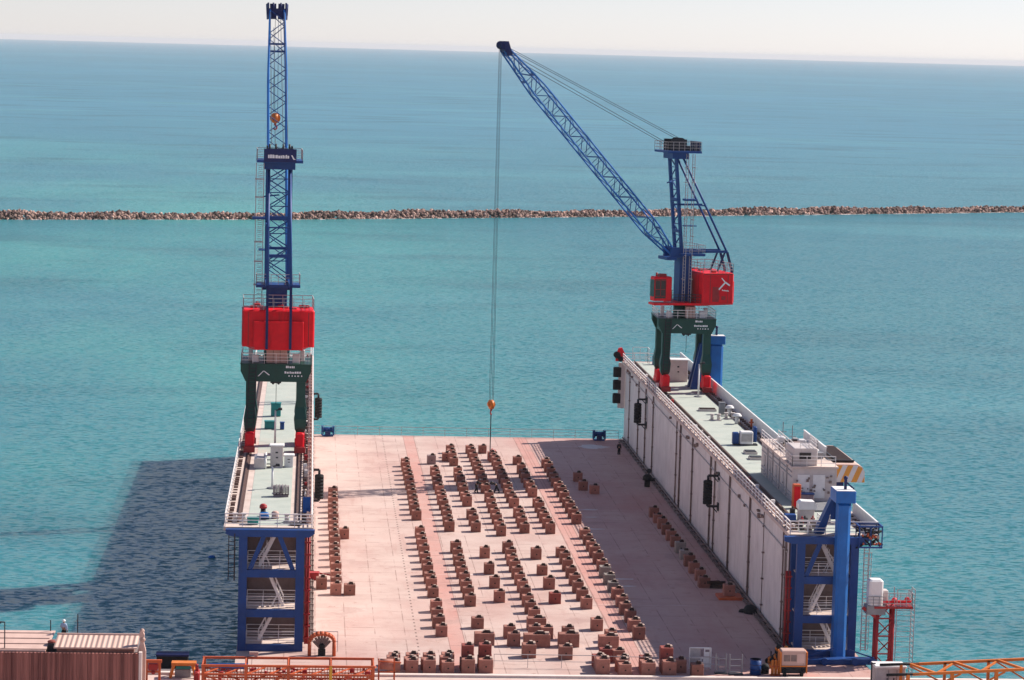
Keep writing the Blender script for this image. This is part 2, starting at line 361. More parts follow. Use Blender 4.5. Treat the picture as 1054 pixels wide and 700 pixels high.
def tag(o, label=None, cat=None, group=None, kind=None):
    if label: o['label'] = label
    if cat: o['category'] = cat
    if group: o['group'] = group
    if kind: o['kind'] = kind
    return o
def thing(name, label, cat, loc=(0, 0, 0), rz=0, group=None):
    o = bpy.data.objects.new(name, None); COL.objects.link(o); o.location = loc; o.rotation_euler = (0, 0, rz); o.empty_display_size = .3
    return tag(o, label, cat, group)
def copy_tree(o, parent=None):
    c = o.copy(); COL.objects.link(c)
    if parent is not None: c.parent = parent
    for ch in list(o.children): copy_tree(ch, c)
    return c

ORD = ['nearest', 'second', 'third', 'fourth', 'fifth', 'sixth', 'seventh', 'eighth', 'ninth', 'tenth', 'eleventh', 'twelfth', 'thirteenth',
       'fourteenth', 'fifteenth', 'sixteenth', 'seventeenth', 'eighteenth', 'nineteenth', 'twentieth', 'twenty-first', 'twenty-second', 'twenty-third',
       'twenty-fourth', 'twenty-fifth', 'twenty-sixth', 'twenty-seventh', 'twenty-eighth']

T = 11.6            # height of the wing decks above the dock floor
WATER = -3.2

# ------------------------------------------------------------------ sea, quay, breakwater
sea = MB(); S = 42000
sea.add([(-S, -600, WATER), (S, -600, WATER), (S, S, WATER), (-S, S, WATER)], [(0, 1, 2, 3)])
tag(sea.build('sea', 'sea'), 'turquoise sea turning blue towards the horizon', 'sea', kind='structure')

q = MB(); q.box(-420, 420, -320, 242.4, -7, 0)
tag(q.build('quay', 'quay'), 'pale pinkish concrete quay in the foreground', 'quay', kind='structure')
k = MB(); k.box(-420, 420, 242.41, 243.0, -7, .22)
tag(k.build('quay_kerb', 'kerb'), 'pale kerb along the quay edge', 'kerb', kind='structure')
a = MB(); a.box(-420, -8.0, 243.01, 246.4, -7, -.35); a.box(-420, -8.0, 246.41, 248.6, -7, -.7)
tag(a.build('quay_apron', 'quaydark'), 'dark grey stepped apron below the quay edge', 'quay apron', kind='structure')

def breakwater():
    rnd = random.Random(3); mb = MB()
    base = [(-.53, -.85), (0, -1)]
    pts = [(-330, 836), (-102, 906), (-7, 939), (72, 976), (178, 1028), (289, 1086), (520, 1200)]
    t = (1 + 5 ** .5) / 2
    iv = [Vector(p).normalized() for p in ((-1, t, 0), (1, t, 0), (-1, -t, 0), (1, -t, 0), (0, -1, t), (0, 1, t), (0, -1, -t), (0, 1, -t), (t, 0, -1), (t, 0, 1), (-t, 0, -1), (-t, 0, 1))]
    fc = [(0, 11, 5), (0, 5, 1), (0, 1, 7), (0, 7, 10), (0, 10, 11), (1, 5, 9), (5, 11, 4), (11, 10, 2), (10, 7, 6), (7, 1, 8), (3, 9, 4), (3, 4, 2), (3, 2, 6), (3, 6, 8), (3, 8, 9), (4, 9, 5), (2, 4, 11), (6, 2, 10), (8, 6, 7), (9, 8, 1)]
    for (x0, y0), (x1, y1) in zip(pts, pts[1:]):
        d = Vector((x1 - x0, y1 - y0, 0)); L_ = d.length; d.normalize(); nn = Vector((-d.y, d.x, 0))
        n = int(L_ * 21)
        for i in range(n):
            s_ = rnd.random() * L_; c = rnd.uniform(-5.2, 5.2)
            hmax = (2.6 + .3 * math.sin((x0 + d.x * s_) * .043) + .3 * math.sin((x0 + d.x * s_) * .19 + 1)) * (1 - (abs(c) / 5.6) ** 1.6)
            z = WATER + max(-.2, hmax - rnd.random() * .9 - .5)
            r = rnd.uniform(.35, .85)
            p = Vector((x0, y0, 0)) + d * s_ + nn * c; p.z = z
            e = Euler((rnd.random() * 6, rnd.random() * 6, rnd.random() * 6)).to_matrix(); sc = Vector((rnd.uniform(.7, 1.35), rnd.uniform(.7, 1.2), rnd.uniform(.55, 1)))
            mb.add([p + e @ Vector((v.x * sc.x, v.y * sc.y, v.z * sc.z)) * r * rnd.uniform(.85, 1.12) for v in iv], fc)
    return mb
bw = thing('breakwater', 'long low breakwater of brown rubble rocks crossing the whole sea', 'breakwater', (0, 0, 0))
tag(breakwater().build('rock_armour', 'rock', bw), kind='stuff')
fm_ = MB(); rnd = random.Random(31); bp_ = [(-330, 836), (-102, 906), (-7, 939), (72, 976), (178, 1028), (289, 1086), (520, 1200)]
for (x0, y0), (x1, y1) in zip(bp_, bp_[1:]):
    L_ = math.hypot(x1 - x0, y1 - y0); ux, uy = (x1 - x0) / L_, (y1 - y0) / L_
    for k_ in range(int(L_ / 3)):
        if rnd.random() < .45 - .0012 * (x0 + ux * k_ * 3): continue
        t = k_ * 3 + rnd.uniform(-1, 1); c = -5.0 - rnd.uniform(0, 1.3); ln_, w_ = rnd.uniform(.8, 2.6), rnd.uniform(.25, .8)
        ring = [(x0 + ux * (t + ln_ * math.cos(a_)) - uy * (c + w_ * math.sin(a_)), y0 + uy * (t + ln_ * math.cos(a_)) + ux * (c + w_ * math.sin(a_)), WATER + .02) for a_ in [R(36 * i) + rnd.uniform(-.2, .2) for i in range(10)]]
        fm_.add(ring, [tuple(range(10))])
tag(fm_.build('wash_foam', 'signwhite', bw), kind='stuff')

# ------------------------------------------------------------------ the floating dock
PX0, PX1, PY0, PY1 = -6.3, 53.0, 243.6, 396.3
XL, XR = 0.15, 46.6            # inner faces of the two wing walls
dock = thing('floating_dock', 'long floating dock with pink work floor between two pale wing walls', 'floating dock', (0, 0, 0))
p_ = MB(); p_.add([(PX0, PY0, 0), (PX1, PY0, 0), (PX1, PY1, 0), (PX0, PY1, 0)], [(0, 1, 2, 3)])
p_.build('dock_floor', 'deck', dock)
p_ = MB(); p_.box(PX0, PX1, PY0, PY1, -4.5, -.006); p_.build('pontoon', 'hullred', dock)

def wing(xa, xb, inner, outer, ctr, over, ga, gb):
    """one wing wall: body between xa and xb, inner = face towards the dock floor, outer = seaward face"""
    y0, y1 = 256.6, 396.2
    s = 1 if inner > outer else -1                              # +1: the dock floor lies towards +X
    w = MB(); w.box(xa, xb, y0, y1, .004, T - .35); wall = w.build('wing_wall', 'wallpaint', dock)
    ew = MB(); ew.box(xa + .004, xb - .004, y0 - .03, y0 - .003, .01, T - .36); ew.build('end_wall', 'endwall', wall)  # dark facing with the shade under the deck put into its colour
    # deck slab, overhanging both faces, with a real edge
    dx0, dx1 = (inner - s * 0, outer)
    di, do = inner + s * .55, outer - s * over
    lo, hi = min(di, do), max(di, do)
    sl = MB(); sl.box(lo, hi, 253.6, y1 + .1, T - .346, T); sl.build('wing_deck', 'wingside', wall)
    gp = MB(); gp.box(ga, gb, 254.6, y1 - 1.5, T + .003, T + .02); gp.build('green_walkway', 'wingdeck', wall)
    # brackets under the outboard walkway
    br = MB()
    for k in range(28):
        y = 257.5 + k * 5.1
        br.prism([(outer, T - .36), (outer - s * 1.4, T - .36), (outer, T - 1.7)], 'y', y, y + .12)
    br.build('deck_bracket', 'wallpaint', wall)
    # crane rails on sole plates
    for off in (-2.78, 2.78):
        r_ = MB(); r_.box(ctr + off - .3, ctr + off + .3, 256, y1 - .4, T + .004, T + .03); r_.box(ctr + off - .08, ctr + off + .08, 256, y1 - .4, T + .031, T + .2)
        r_.build('crane_rail', 'railsteel', wall)
    # fore-and-aft seams and studs on the deck edges
    cl = MB()
    rnd = random.Random(int(abs(xa)) + 5)
    for off in (-3.55, 3.45):
        for k in range(90):
            y = 256 + k * 1.55; cl.box(ctr + off - .22, ctr + off + .22, y, y + rnd.uniform(.15, .5), T + .004, T + rnd.uniform(.08, .3))
    tag(cl.build('rail_clip', 'railsteel', wall), kind='stuff')
    pl = MB()
    for o_, z_ in ((.34, .22), (.5, .42)): pl.tube((di - s * o_, 255.5, T + z_), (di - s * o_, 395, T + z_), .07, n=6)
    for kk in range(45): pl.box(di - s * .42 - .22, di - s * .42 + .22, 256 + kk * 3.1, 256.2 + kk * 3.1, T + .003, T + .55)
    pl.build('deck_pipe', 'cabinet', wall)
    for kk in range(26):
        y = 256.5 + kk * 5.3 + rnd.uniform(-1, 1); h_ = rnd.uniform(.3, 1.0); w_ = rnd.uniform(.15, .45); xx = di - s * rnd.uniform(.75, 1.0)
        v_ = MB(); v_.bbox(xx - w_ / 2, xx + w_ / 2, y, y + rnd.uniform(.2, .7), T + .003, T + h_, .03); v_.tube((xx, y, T + h_ * .6), (xx, y - .25, T + h_ * .6), .12, n=8)
        v_.build('deck_valve', rnd.choice(['pipe', 'rail', 'red_dark', 'dark', 'offwhite']), wall)
    # railings: inner edge whole length, outer edge, near end
    rl = MB(); e_i, e_o = di - s * .12, do + s * .12
    rl.railing([(e_i, y1 - .1, T), (e_i, 254.0, T)], 1.15, 2, 2.05, .055)
    rl.build('inner_railing', 'rail', wall)
    rl = MB(); rl.railing([(e_i, 253.75, T), (e_o, 253.75, T)], 1.25, 3, 1.55, .042); rl.build('end_railing', 'rail', wall)
    rl = MB(); rl.railing([(e_i, y1, T), (e_o, y1, T)], 1.2, 2, 1.6, .042); rl.build('far_railing', 'rail', wall)
    return wall, s, ctr, di, do

wl, sL, cL, diL, doL = wing(-6.2, XL, XL, -6.2, -3.65, 1.5, -5.5, -1.5)
wr, sR, cR, diR, doR = wing(XR, 52.75, XR, 52.75, 50.6, 2.0, 47.2, 53.0)
# outer railing on the left, solid bulwark on the right
rl = MB(); rl.railing([(doL + .12, 396, T), (doL + .12, 254, T)], 1.15, 2, 2.05, .042); rl.build('outer_railing', 'rail', wl)
bwk = MB(); bwk.box(doR - .16, doR - .08, 291.5, 396, T, T + 1.45)
for kk in range(53): bwk.bar((doR - .05, 291.7 + kk * 2, T), (doR - .05, 291.7 + kk * 2, T + 1.45), .07)
bwk.box(doR - .2, doR - .02, 291.5, 396, T + 1.451, T + 1.53); bwk.build('bulwark', 'white', wr)
bwk = MB(); bwk.box(doR - .16, doR - .08, 254.2, 266, T, T + 1.15); bwk.box(doR - .2, doR - .02, 254.2, 266, T + 1.151, T + 1.23); bwk.build('bulwark', 'white', wr)
# vertical pipes and seams on the dock-side faces
for wall, xf, s in ((wl, XL, 1), (wr, XR, -1)):
    for yy, th in ((389.2, .1), (378.2, .12), (370, .13), (361.7, .13), (337.7, .12), (334.2, .16), (323.2, .14), (308, .15), (304.7, .13), (293.5, .15), (279.5, .15), (270.5, .06), (258.9, .12), (257.4, .14)):
        pp = MB(); pp.tube((xf + s * .14, yy, .25), (xf + s * .14, yy, T - .4), th * .72, n=8)
        for kk in range(4): pp.box(min(xf + s * .005, xf + s * .26), max(xf + s * .005, xf + s * .26), yy - .16, yy + .16, 1.2 + kk * 2.7, 1.34 + kk * 2.7)
        pp.build('wall_pipe', 'pipe', wall)
    # pipes and cable tray along the foot of the wall
    ft = MB()
    for o_, z_, r_ in ((.22, .34, .12), (.5, .14, .08), (.72, .1, .06)): ft.tube((xf + s * o_, 257, z_), (xf + s * o_, 395.5, z_), r_, n=8)
    for kk in range(46): ft.box(min(xf + s * .02, xf + s * .8), max(xf + s * .02, xf + s * .8), 258 + kk * 3, 258.12 + kk * 3, .004, .3)
    ft.build('foot_pipe', 'pipe', wall)
    rp = MB(); rp.tube((xf + s * .1, 395.5, 10.15), (xf + s * .1, 257, 9.25), .075, n=6); rp.build('wall_cable', 'offwhite', wall)
    rnd = random.Random(11)
    for kk in range(16):
        fl = MB(); yy = rnd.uniform(262, 392); x0_, x1_ = sorted((xf + s * .01, xf + s * .3)); z_ = rnd.uniform(9.3, 10.5)
        fl.bbox(x0_, x1_, yy, yy + rnd.uniform(.3, .8), z_, z_ + rnd.uniform(.2, .5), .03); fl.build('wall_fitting', 'pipe', wall)

# blue stair frames closing the near end of each wing
def end_frame(x0, x1, s, mirror):
    ya, yb = 252.4, 256.58
    fr = MB(); w = .78
    for x in (x0, x1 - w):
        fr.box(x, x + w, ya, ya + .6, .004, 10.9)
        fr.box(x + .1, x + w - .1, yb - .5, yb - .02, .004, 10.9)
    fr.prism([(x0 - 1.25, T - .02), (x0 - 1.25, T - .45), (x0 - .5, 10.9), (x1 + .45, 10.9), (x1 + .95, T - .35), (x1 + .95, T - .02)], 'y', ya - .05, ya + .62)
    for z in (7.75, 3.95, .6): fr.box(x0 + w + .003, x1 - w - .003, ya + .04, ya + .5, z - .72, z)
    cx = (x0 + x1) / 2
    for sx in (-1, 1): fr.bar((cx + sx * .75, ya + .3, 10.9), (cx + sx * 2.0, ya + .3, 7.76), .42, .3, (0, 1, 0))
    f = fr.build('end_frame', 'blue', dock)
    for z in (7.75, 3.95, .6):
        g = MB(); g.box(x0 + w * .5, x1 - w * .5, ya + .51, yb - .03, z - .14, z - .005); g.build('landing', 'wingside', f)
        g = MB(); g.railing([(x0 + w, ya + .75, z), (x1 - w, ya + .75, z)], 1.15, 3, 1.5, .03); g.build('landing_railing', 'rail', f)
        g = MB(); g.railing([(x0 + w, yb - .45, z), (x1 - w, yb - .45, z)], 1.15, 2, 1.5, .03); g.build('landing_railing', 'rail', f)
    for (za, zb, dr) in ((7.75, T - .35, 1), (3.95, 7.75, -1), (.6, 3.95, 1)):
        dr *= mirror
        st = MB(); xa, xb = cx - dr * 1.15, cx + dr * .55
        for yy in (254.2, 255.0):
            st.bar((xa, yy, za), (xb, yy, zb), .09, .26); st.bar((xa, yy, za + .95), (xb, yy, zb + .95 if zb < 11 else zb), .06)
            for kk in range(5): t_ = kk / 5; x = xa + (xb - xa) * t_; zz = za + (zb - za) * t_; st.bar((x, yy, zz), (x, yy, min(zz + .95, T - .4)), .05)
        n = 12
        for kk in range(1, n): t_ = kk / n; x = xa + (xb - xa) * t_; zz = za + (zb - za) * t_; st.box(x - .12, x + .12, 254.2, 255.0, zz - .02, zz + .02)
        st.build('stair_flight', 'rail', f)
    return f
efL = end_frame(-6.22, -.1, 1, 1)
efR = end_frame(46.65, 52.6, -1, -1)
ld = MB(); ld.ladder((-6.62, 252.7, 6.7), (-6.62, 252.7, 11.2), (0, 1, 0), .6, .38, .07); ld.ladder((-6.9, 252.7, 6.7), (-6.9, 252.7, 11.2), (1, 0, 0), .55, .38, .05); ld.build('end_ladder', 'dark', dock)
# red service pipe stacks beside the frames
pp = MB()
for x in (.12, .34): pp.tube((x, 254.4, .3), (x, 254.4, 10.9), .11, n=8)
for kk in range(9): pp.box(-.05, .55, 254.2, 254.6, .8 + kk * 1.15, .95 + kk * 1.15)
pp.build('red_service_pipe', 'red_dark', dock)
pp = MB()
for x in (46.0, 46.3): pp.tube((x, 253.9, .3), (x, 253.9, 8.0), .12, n=8)
for kk in range(7): pp.box(45.85, 46.5, 253.7, 254.1, .8 + kk * 1.1, .92 + kk * 1.1)
pp.build('red_service_pipe', 'red_dark', dock)
# railings on the floor: far edge and near edge
rl = MB(); rl.railing([(.9, 396.0, 0), (45.8, 396.0, 0)], 1.3, 2, 3.1, .03); rl.build('floor_railing', 'rail_dull', dock)
rl = MB(); rl.railing([(17.6, 246.6, 0), (27, 246.4, 0)], 1.25, 1, 3.15, .028); rl.railing([(35.9, 246, 0), (38.5, 246, 0)], 1.3, 1, 2.4, .035)
rl.bar((27, 246.4, 1.2), (35.9, 246, 1.2), .05); rl.build('floor_railing', 'rail_dull', dock)
rl = MB(); rl.railing([(.6, 252.6, 0), (3.2, 252.6, 0)], 1.9, 1, 2.6, .035); rl.build('floor_railing', 'offwhite', dock)

for x, y, wx, wy in ((34.3, 320.2, 1.6, .35), (34.6, 289.5, 1.5, .3), (34.4, 285.6, 1.2, .3), (35.2, 334.0, 1.3, .35), (34.9, 328.5, .9, .25)):  # irregular pale patches lying just above the floor
    d = MB(); n_ = 14; rnd = random.Random(int(x * 100))
    ring = [(x + wx * math.cos(t) * rnd.uniform(.7, 1.1), y + wy * math.sin(t) * rnd.uniform(.6, 1.2), .006) for t in [2 * math.pi * k_ / n_ for k_ in range(n_)]]
    d.add(ring, [tuple(range(n_))]); d.build('pale_mark', 'offwhite', dock)
d = MB(); rnd = random.Random(77); n_ = 22
d.add([(41.2 + 2.6 * math.cos(t) * rnd.uniform(.6, 1.1), 388.0 + 2.2 * math.sin(t) * rnd.uniform(.4, 1.1), .006) for t in [2 * math.pi * k_ / n_ for k_ in range(n_)]], [tuple(range(n_))]); d.build('pale_mark', 'offwhite', dock)

# ------------------------------------------------------------------ deckhouse on the right wing
dh = thing('deckhouse', 'long white deckhouse with flat railed roof on the right wing', 'deckhouse', (0, 0, 0))
d = MB(); d.box(49.5, 54.05, 272, 291.4, T + .03, T + 3.55); d.build('wall', 'offwhite', dh)
d = MB(); d.box(49.3, 54.2, 271.85, 291.6, T + 3.553, T + 3.75); d.build('roof', 'wingside', dh)
d = MB(); d.box(49.42, 54.0, 266.4, 271.97, T + .03, T + .2); d.build('step_plinth', 'grey', dh)
for yy in (288.6, 285.2, 281.2, 277.0):
    d = MB(); d.box(49.44, 49.497, yy, yy + .95, T + .2, T + 2.3); dr = d.build('door', 'rail_dull', dh)
    d = MB(); d.box(49.39, 49.437, yy + .1, yy + .18, T + 1.2, T + 1.32); d.build('handle', 'dark', dr)
for x0 in (50.0, 51.6):
    d = MB(); d.box(x0, x0 + 1.25, 271.93, 271.997, T + .5, T + 2.9); dr = d.build('door', 'white', dh)
    d = MB(); d.box(x0 + 1.05, x0 + 1.13, 271.88, 271.925, T + 1.4, T + 1.55); d.build('handle', 'dark', dr)
d = MB(); rz = T + 3.75
d.railing([(49.45, 291.4, rz), (49.45, 272.1, rz), (53.9, 272.1, rz)], 1.05, 2, 1.7, .035); d.build('roof_railing', 'rail', dh)
d = MB(); d.box(54.06, 54.14, 278.5, 291.4, T + .03, rz + 1.0); d.box(54.0, 54.2, 278.5, 291.4, rz + 1.001, rz + 1.1); d.build('windscreen', 'white', dh)
d = MB(); d.bbox(49.6, 52.1, 272.5, 276.6, rz + .01, rz + 1.8, .08); c_ = d.build('roof_cabin', 'offwhite', dh)
d = MB(); d.box(50.2, 51.4, 272.44, 272.497, rz + .7, rz + 1.35); d.build('window', 'glass', c_)
d = MB()
for (x, y, z) in ((52.9, 286, 0), (51.0, 288, 0), (52.7, 283, 0), (53.0, 279, 0)):
    d.bbox(x - .4, x + .4, y - .5, y + .5, rz + .01, rz + .8, .08)
d.build('roof_vent', 'white', dh)
rnd = random.Random(19)
for kk in range(16):
    x, y = rnd.uniform(49.8, 53.7), rnd.uniform(277.5, 290.5); h_ = rnd.uniform(.2, .9); w_ = rnd.uniform(.12, .4)
    d = MB(); d.bbox(x - w_, x + w_, y - w_, y + w_ * 1.5, rz + .01, rz + h_, .03); d.build('roof_fitting', rnd.choice(['rail_dull', 'grey', 'offwhite', 'dark', 'pipe']), dh)
d = MB(); d.railing([(50.2, 272.2, rz + 1.8), (52.0, 272.2, rz + 1.8), (52.0, 276.4, rz + 1.8)], .9, 2, .8, .03); d.railing([(51.2, 291, rz), (51.2, 277, rz)], 1.05, 2, 1.6, .03); d.build('roof_railing', 'rail', dh)
d = MB()
for z_ in (.5, .9, 2.6, 3.1): d.tube((49.44, 272.3, T + z_), (49.44, 291, T + z_), .05, n=6)
for yy in (275.2, 279.6, 283.8, 287.0): d.tube((49.42, yy, T + .2), (49.42, yy, T + 3.5), .07, n=6)
d.build('wall_pipe', 'rail_dull', dh)
d = MB()
for x, y, h in ((53.3, 300, 4.5), (53.2, 293.5, 5.0)): d.tube((x, y, T), (x, y, T + h), .05, n=6); d.bar((x - .4, y, T + h * .75), (x + .4, y, T + h * .75), .06)
d.build('aerial', 'grey', dh)
# gadgets hanging about the house front
rnd = random.Random(4)
for kk in range(16):
    d = MB(); x, z = rnd.uniform(49.7, 53.6), rnd.uniform(.8, 3.0); d.box(x, x + rnd.uniform(.1, .3), 271.8, 271.92, T + z, T + z + rnd.uniform(.1, .3)); d.build('wall_fitting', 'pipe', dh)

cab = thing('control_cabin', 'pale control cabin overhanging the water with orange and white striped front', 'control cabin', (55.6, 275, 13.3))
def cabpoly(): return [(-1.9, 0), (-1.9, 1.85), (1.2, 1.85), (1.7, 1.6), (1.95, 1.1), (2.0, 0)]
d = MB(); d.prism(cabpoly(), 'y', .06, 13.6); d.build('body', 'roofpale', cab)
d = MB(); d.prism([(-1.88, .02), (-1.88, 1.75), (1.15, 1.75), (1.65, 1.5), (1.9, 1.05), (1.96, .02)], 'y', -.05, .055); d.build('striped_front', 'stripes', cab)
d = MB(); d.box(-1.55, 1.1, 1.5, 12.4, 1.853, 2.0); d.build('roof_panel', 'tread', cab)
d = MB()
for x in (-1.55, -.75): d.bar((x, 1.4, 2.06), (x, 12.5, 2.06), .18, .1)
d.bar((-1.5, 1.42, 2.06), (1.1, 1.42, 2.06), .22, .14); d.build('roof_frame', 'dark', cab)
d = MB()
for yy in (2, 6, 10): d.bar((-1.7, yy, 0), (-3.0, yy, -1.7), .25); d.bar((-1.7, yy, -.02), (1.8, yy, -.12), .25)
d.build('support_bracket', 'grey', cab)
d = MB(); d.box(-1.5, -.2, .08, .7, -.5, -.005); d.build('lamp_box', 'navy', cab)

# ------------------------------------------------------------------ mooring columns
def mooring(name, label, loc, rz, drop):
    """tall blue guide pile held by a box head on a sloping bracket that stands on the wing deck; local -Y is outboard"""
    o = thing(name, label, 'mooring column', loc, rz, 'blue mooring columns')
    d = MB(); d.bbox(-.6, .6, -.72, 1.2, -drop, 3.597, .28); d.build('pile', 'blue_light', o)
    d = MB(); d.bbox(-.95, .95, -.9, 2.1, 3.6, 4.75, .06); d.build('head_box', 'blue_light', o)
    d = MB(); d.box(-.9, .9, -.85, 2.05, 4.753, 4.77); d.build('head_top', 'white', o)
    d = MB()
    for sx in (-1, 1):                                # two tapered side plates with a leaning front flange
        x = sx * .95; xb = sx * (2.15 if sx < 0 else 1.25)
        zf = 0.02 if rz == 0 else -2.48
        d.add([(x, 1.35, 3.6), (x, 2.5, 3.6), (xb, 3.9, zf), (xb, 2.7, zf), (x - sx * .3, 1.35, 3.6), (x - sx * .3, 2.5, 3.6), (xb - sx * .9, 3.9, zf), (xb - sx * .9, 2.7, zf)],
              [(0, 1, 2, 3), (7, 6, 5, 4), (0, 3, 7, 4), (1, 5, 6, 2), (0, 4, 5, 1), (3, 2, 6, 7)])
    d.box(-.9, .95, 1.7, 1.95, 1.6, 3.58); d.build('bracket', 'blue', o)
    d = MB(); d.bar((.1, .2, 4.77), (.1, .2, 5.75), .24); d.ball((.1, .2, 5.85), .22, 8, 5); d.bar((.1, .2, 5.5), (.75, .2, 4.95), .16); d.bar((.75, .2, 5.0), (.95, .2, 4.77), .12); d.build('head_fitting', 'navy', o)
    return o
mooring('mooring_column', 'tall blue mooring column in front of the right stair frame, box head', (50.75, 251.3, T), 0, 13.8)
mooring('mooring_column', 'distant blue mooring column on the outboard side beyond the right crane', (55.6, 366, T + 2.5), R(90), 17.8)
d = MB(); d.box(46.8, 54.0, 249.0, 250.3, .02, .5)
for x in (47.2, 49, 51.9, 53.6): d.tube((x, 248.6, .35), (x, 249.0, .35), .35, n=10)
d.bar((47, 249.6, .5), (50, 249.6, 1.5), .12); d.bar((54, 249.6, .5), (51.5, 249.6, 1.3), .12)
tag(d.build('mooring_carriage', 'blue'), 'low blue carriage at the foot of the near mooring column', 'carriage')

# ------------------------------------------------------------------ cranes
def cyl_between(mb, p, q, r, n=8): return mb.tube(p, q, r, n=n)
def lattice(mb, A, B, r, step, both=True):
    """zig-zag lacing between two chords given as point functions of t in 0..1"""
    n = max(2, round((A(1) - A(0)).length / step))
    for i in range(n):
        t0, t1 = i / n, (i + 1) / n
        a_, b_ = (A, B) if i % 2 == 0 else (B, A)
        mb.bar(a_(t0), b_(t1), r)
        if both: mb.bar(A(t1), B(t1), r * .8)

def crane(label, x, y, ang, jib_reach, jib_tip_z, hook_z, emblem, sling, cab_w):
    o = thing('dock_crane', label, 'crane', (x, y, T), 0, 'travelling dock cranes on the wing walls')
    # ---- portal, square to the rails
    for sx in (-1, 1):
        for sy in (-1, 1):
            l = MB(); X_, Y_ = sx * 2.78, sy * 3.3
            def ring(z, hx, hy, dx=0): return [(X_ + dx - hx, Y_ - hy, z), (X_ + dx + hx, Y_ - hy, z), (X_ + dx + hx, Y_ + hy, z), (X_ + dx - hx, Y_ + hy, z)]
            rs = [ring(2.3, .40, .45), ring(2.8, .60, .8), ring(3.9, .70, .85), ring(5.2, .50, .55), ring(8.0, .50, .55)]
            vs = sum(rs, []); fs = [(3, 2, 1, 0), (16, 17, 18, 19)]
            for j in range(4):
                for i in range(4): fs.append((j * 4 + i, j * 4 + (i + 1) % 4, j * 4 + 4 + (i + 1) % 4, j * 4 + 4 + i))
            l.add(vs, fs); l.build('leg', 'green', o)
            b_ = MB(); b_.bbox(X_ - .45, X_ + .45, Y_ - 1.7, Y_ + 1.7, .62, 1.3, .1)
            b_.prism([(Y_ - .8, 1.3), (Y_ + .8, 1.3), (Y_ + .45, 2.4), (Y_ - .45, 2.4)], 'x', X_ - .48, X_ + .48)
            b_.bbox(X_ - .5, X_ + .5, Y_ - 1.95, Y_ - 1.1, .75, 2.5, .16)
            bg = b_.build('bogie', 'red', o)
            b_ = MB(); b_.bbox(X_ - .62, X_ + .62, Y_ - 2.25, Y_ - 1.955, .3, 1.0, .06); b_.build('buffer', 'red_dark', bg)
            for dy in (-1.1, 1.1):
                w_ = MB(); w_.tube((X_ - .2, Y_ + dy, .6), (X_ + .2, Y_ + dy, .6), .4, n=14); w_.build('wheel', 'dark', bg)
    g = MB()
    for sy in (-1, 1):
        g.prism([(-3.35, 8.0), (3.35, 8.0), (3.9, 9.15), (3.9, 9.9), (-3.9, 9.9), (-3.9, 9.15)], 'y', sy * 3.3 - .5, sy * 3.3 + .5)
    for sx in (-1, 1): g.box(sx * 2.78 - .5, sx * 2.78 + .5, -2.797, 2.797, 8.05, 9.85)
    g.box(-3.95, 3.95, -3.9, 3.9, 9.903, 10.0); g.build('portal_beam', 'green', o)
    for sy in (-1,):                                   # white mark and lettering on the camera-side beam
        e_ = MB()
        yy = -3.83
        e_.prism([(-2.0, 8.6), (-1.42, 9.2), (-1.3, 9.2), (-1.88, 8.6)], 'y', yy, yy + .02); e_.prism([(-1.38, 9.2), (-1.25, 9.2), (-.65, 8.75), (-.8, 8.72)], 'y', yy - .01, yy + .01)
        rnd = random.Random(2)
        for row, (z, h, xs, xe) in enumerate(((9.55, .26, 1.1, 2.1), (8.95, .24, .95, 2.75), (8.6, .16, 1.4, 2.9))):
            xx = xs
            while xx < xe: w_ = rnd.uniform(.08, .2); e_.box(xx, xx + w_, yy, yy + .02, z, z + h * rnd.uniform(.7, 1)); xx += w_ + rnd.uniform(.04, .08) * (3 if row == 2 else 1)
        e_.build('beam_lettering', 'signwhite', o)
    r_ = MB(); r_.railing([(-3.85, -3.6, 10), (3.85, -3.6, 10), (3.85, 3.6, 10), (-3.85, 3.6, 10)], 1.1, 2, 1.3, .035, True); r_.build('portal_railing', 'rail', o)
    c_ = MB(); c_.bbox(-cab_w / 2 + (.55 if cab_w < 2 else .05), cab_w / 2 + (.55 if cab_w < 2 else .05), -3.0, -1.9, 10.01, 11.55, .04); cb = c_.build('switch_cabinet', 'cabinet', o)
    for k_ in (-1, 1): c_ = MB(); c_.box(k_ * cab_w / 6 + (.53 if cab_w < 2 else .03), k_ * cab_w / 6 + (.57 if cab_w < 2 else .07), -3.02, -3.003, 10.05, 11.45); c_.build('cabinet_seam', 'dark', cb)
    for (bx, by, bw_, bh) in ((-2.3, -2.2, .7, .8), (2.2, -2.4, .8, .9), (2.9, -.5, .5, 1.2), (-2.9, .4, .5, 1.3)): b_ = MB(); b_.bbox(bx - bw_ / 2, bx + bw_ / 2, by - .3, by + .3, 10.01, 10.01 + bh, .05); b_.build('deck_box', 'white', o)
    sl_ = MB(); sl_.tube((0, 0, 10.0), (0, 0, 11.75), 1.45, n=24); sl_.tube((0, 0, 11.5), (0, 0, 11.78), 1.75, n=24); sl_.build('slewing_column', 'green', o)
    ld_ = MB(); ld_.ladder((-2.55, -3.97, 9.9), (-2.75, -4.3, 2.6), (1, 0, 0), .75, .42, .07); ld_.build('access_ladder', 'dark', o)
    hk = MB(); hk.bar((-.6, -3.3, 7.9), (.6, -3.3, 7.9), .35, .2); hk.ball((-.3, -3, 7.75), .16, 8, 5); hk.ball((.3, -3, 7.75), .16, 8, 5); hk.tube((.05, -3, 7.8), (.05, -3, 5.4), .03, n=5); hk.build('lamp_cluster', 'dark', o)
    # ---- everything above slews: local f (jib direction) and l (left)
    RM = Matrix.Rotation(ang, 4, 'Z')
    def B(): return MB(RM)
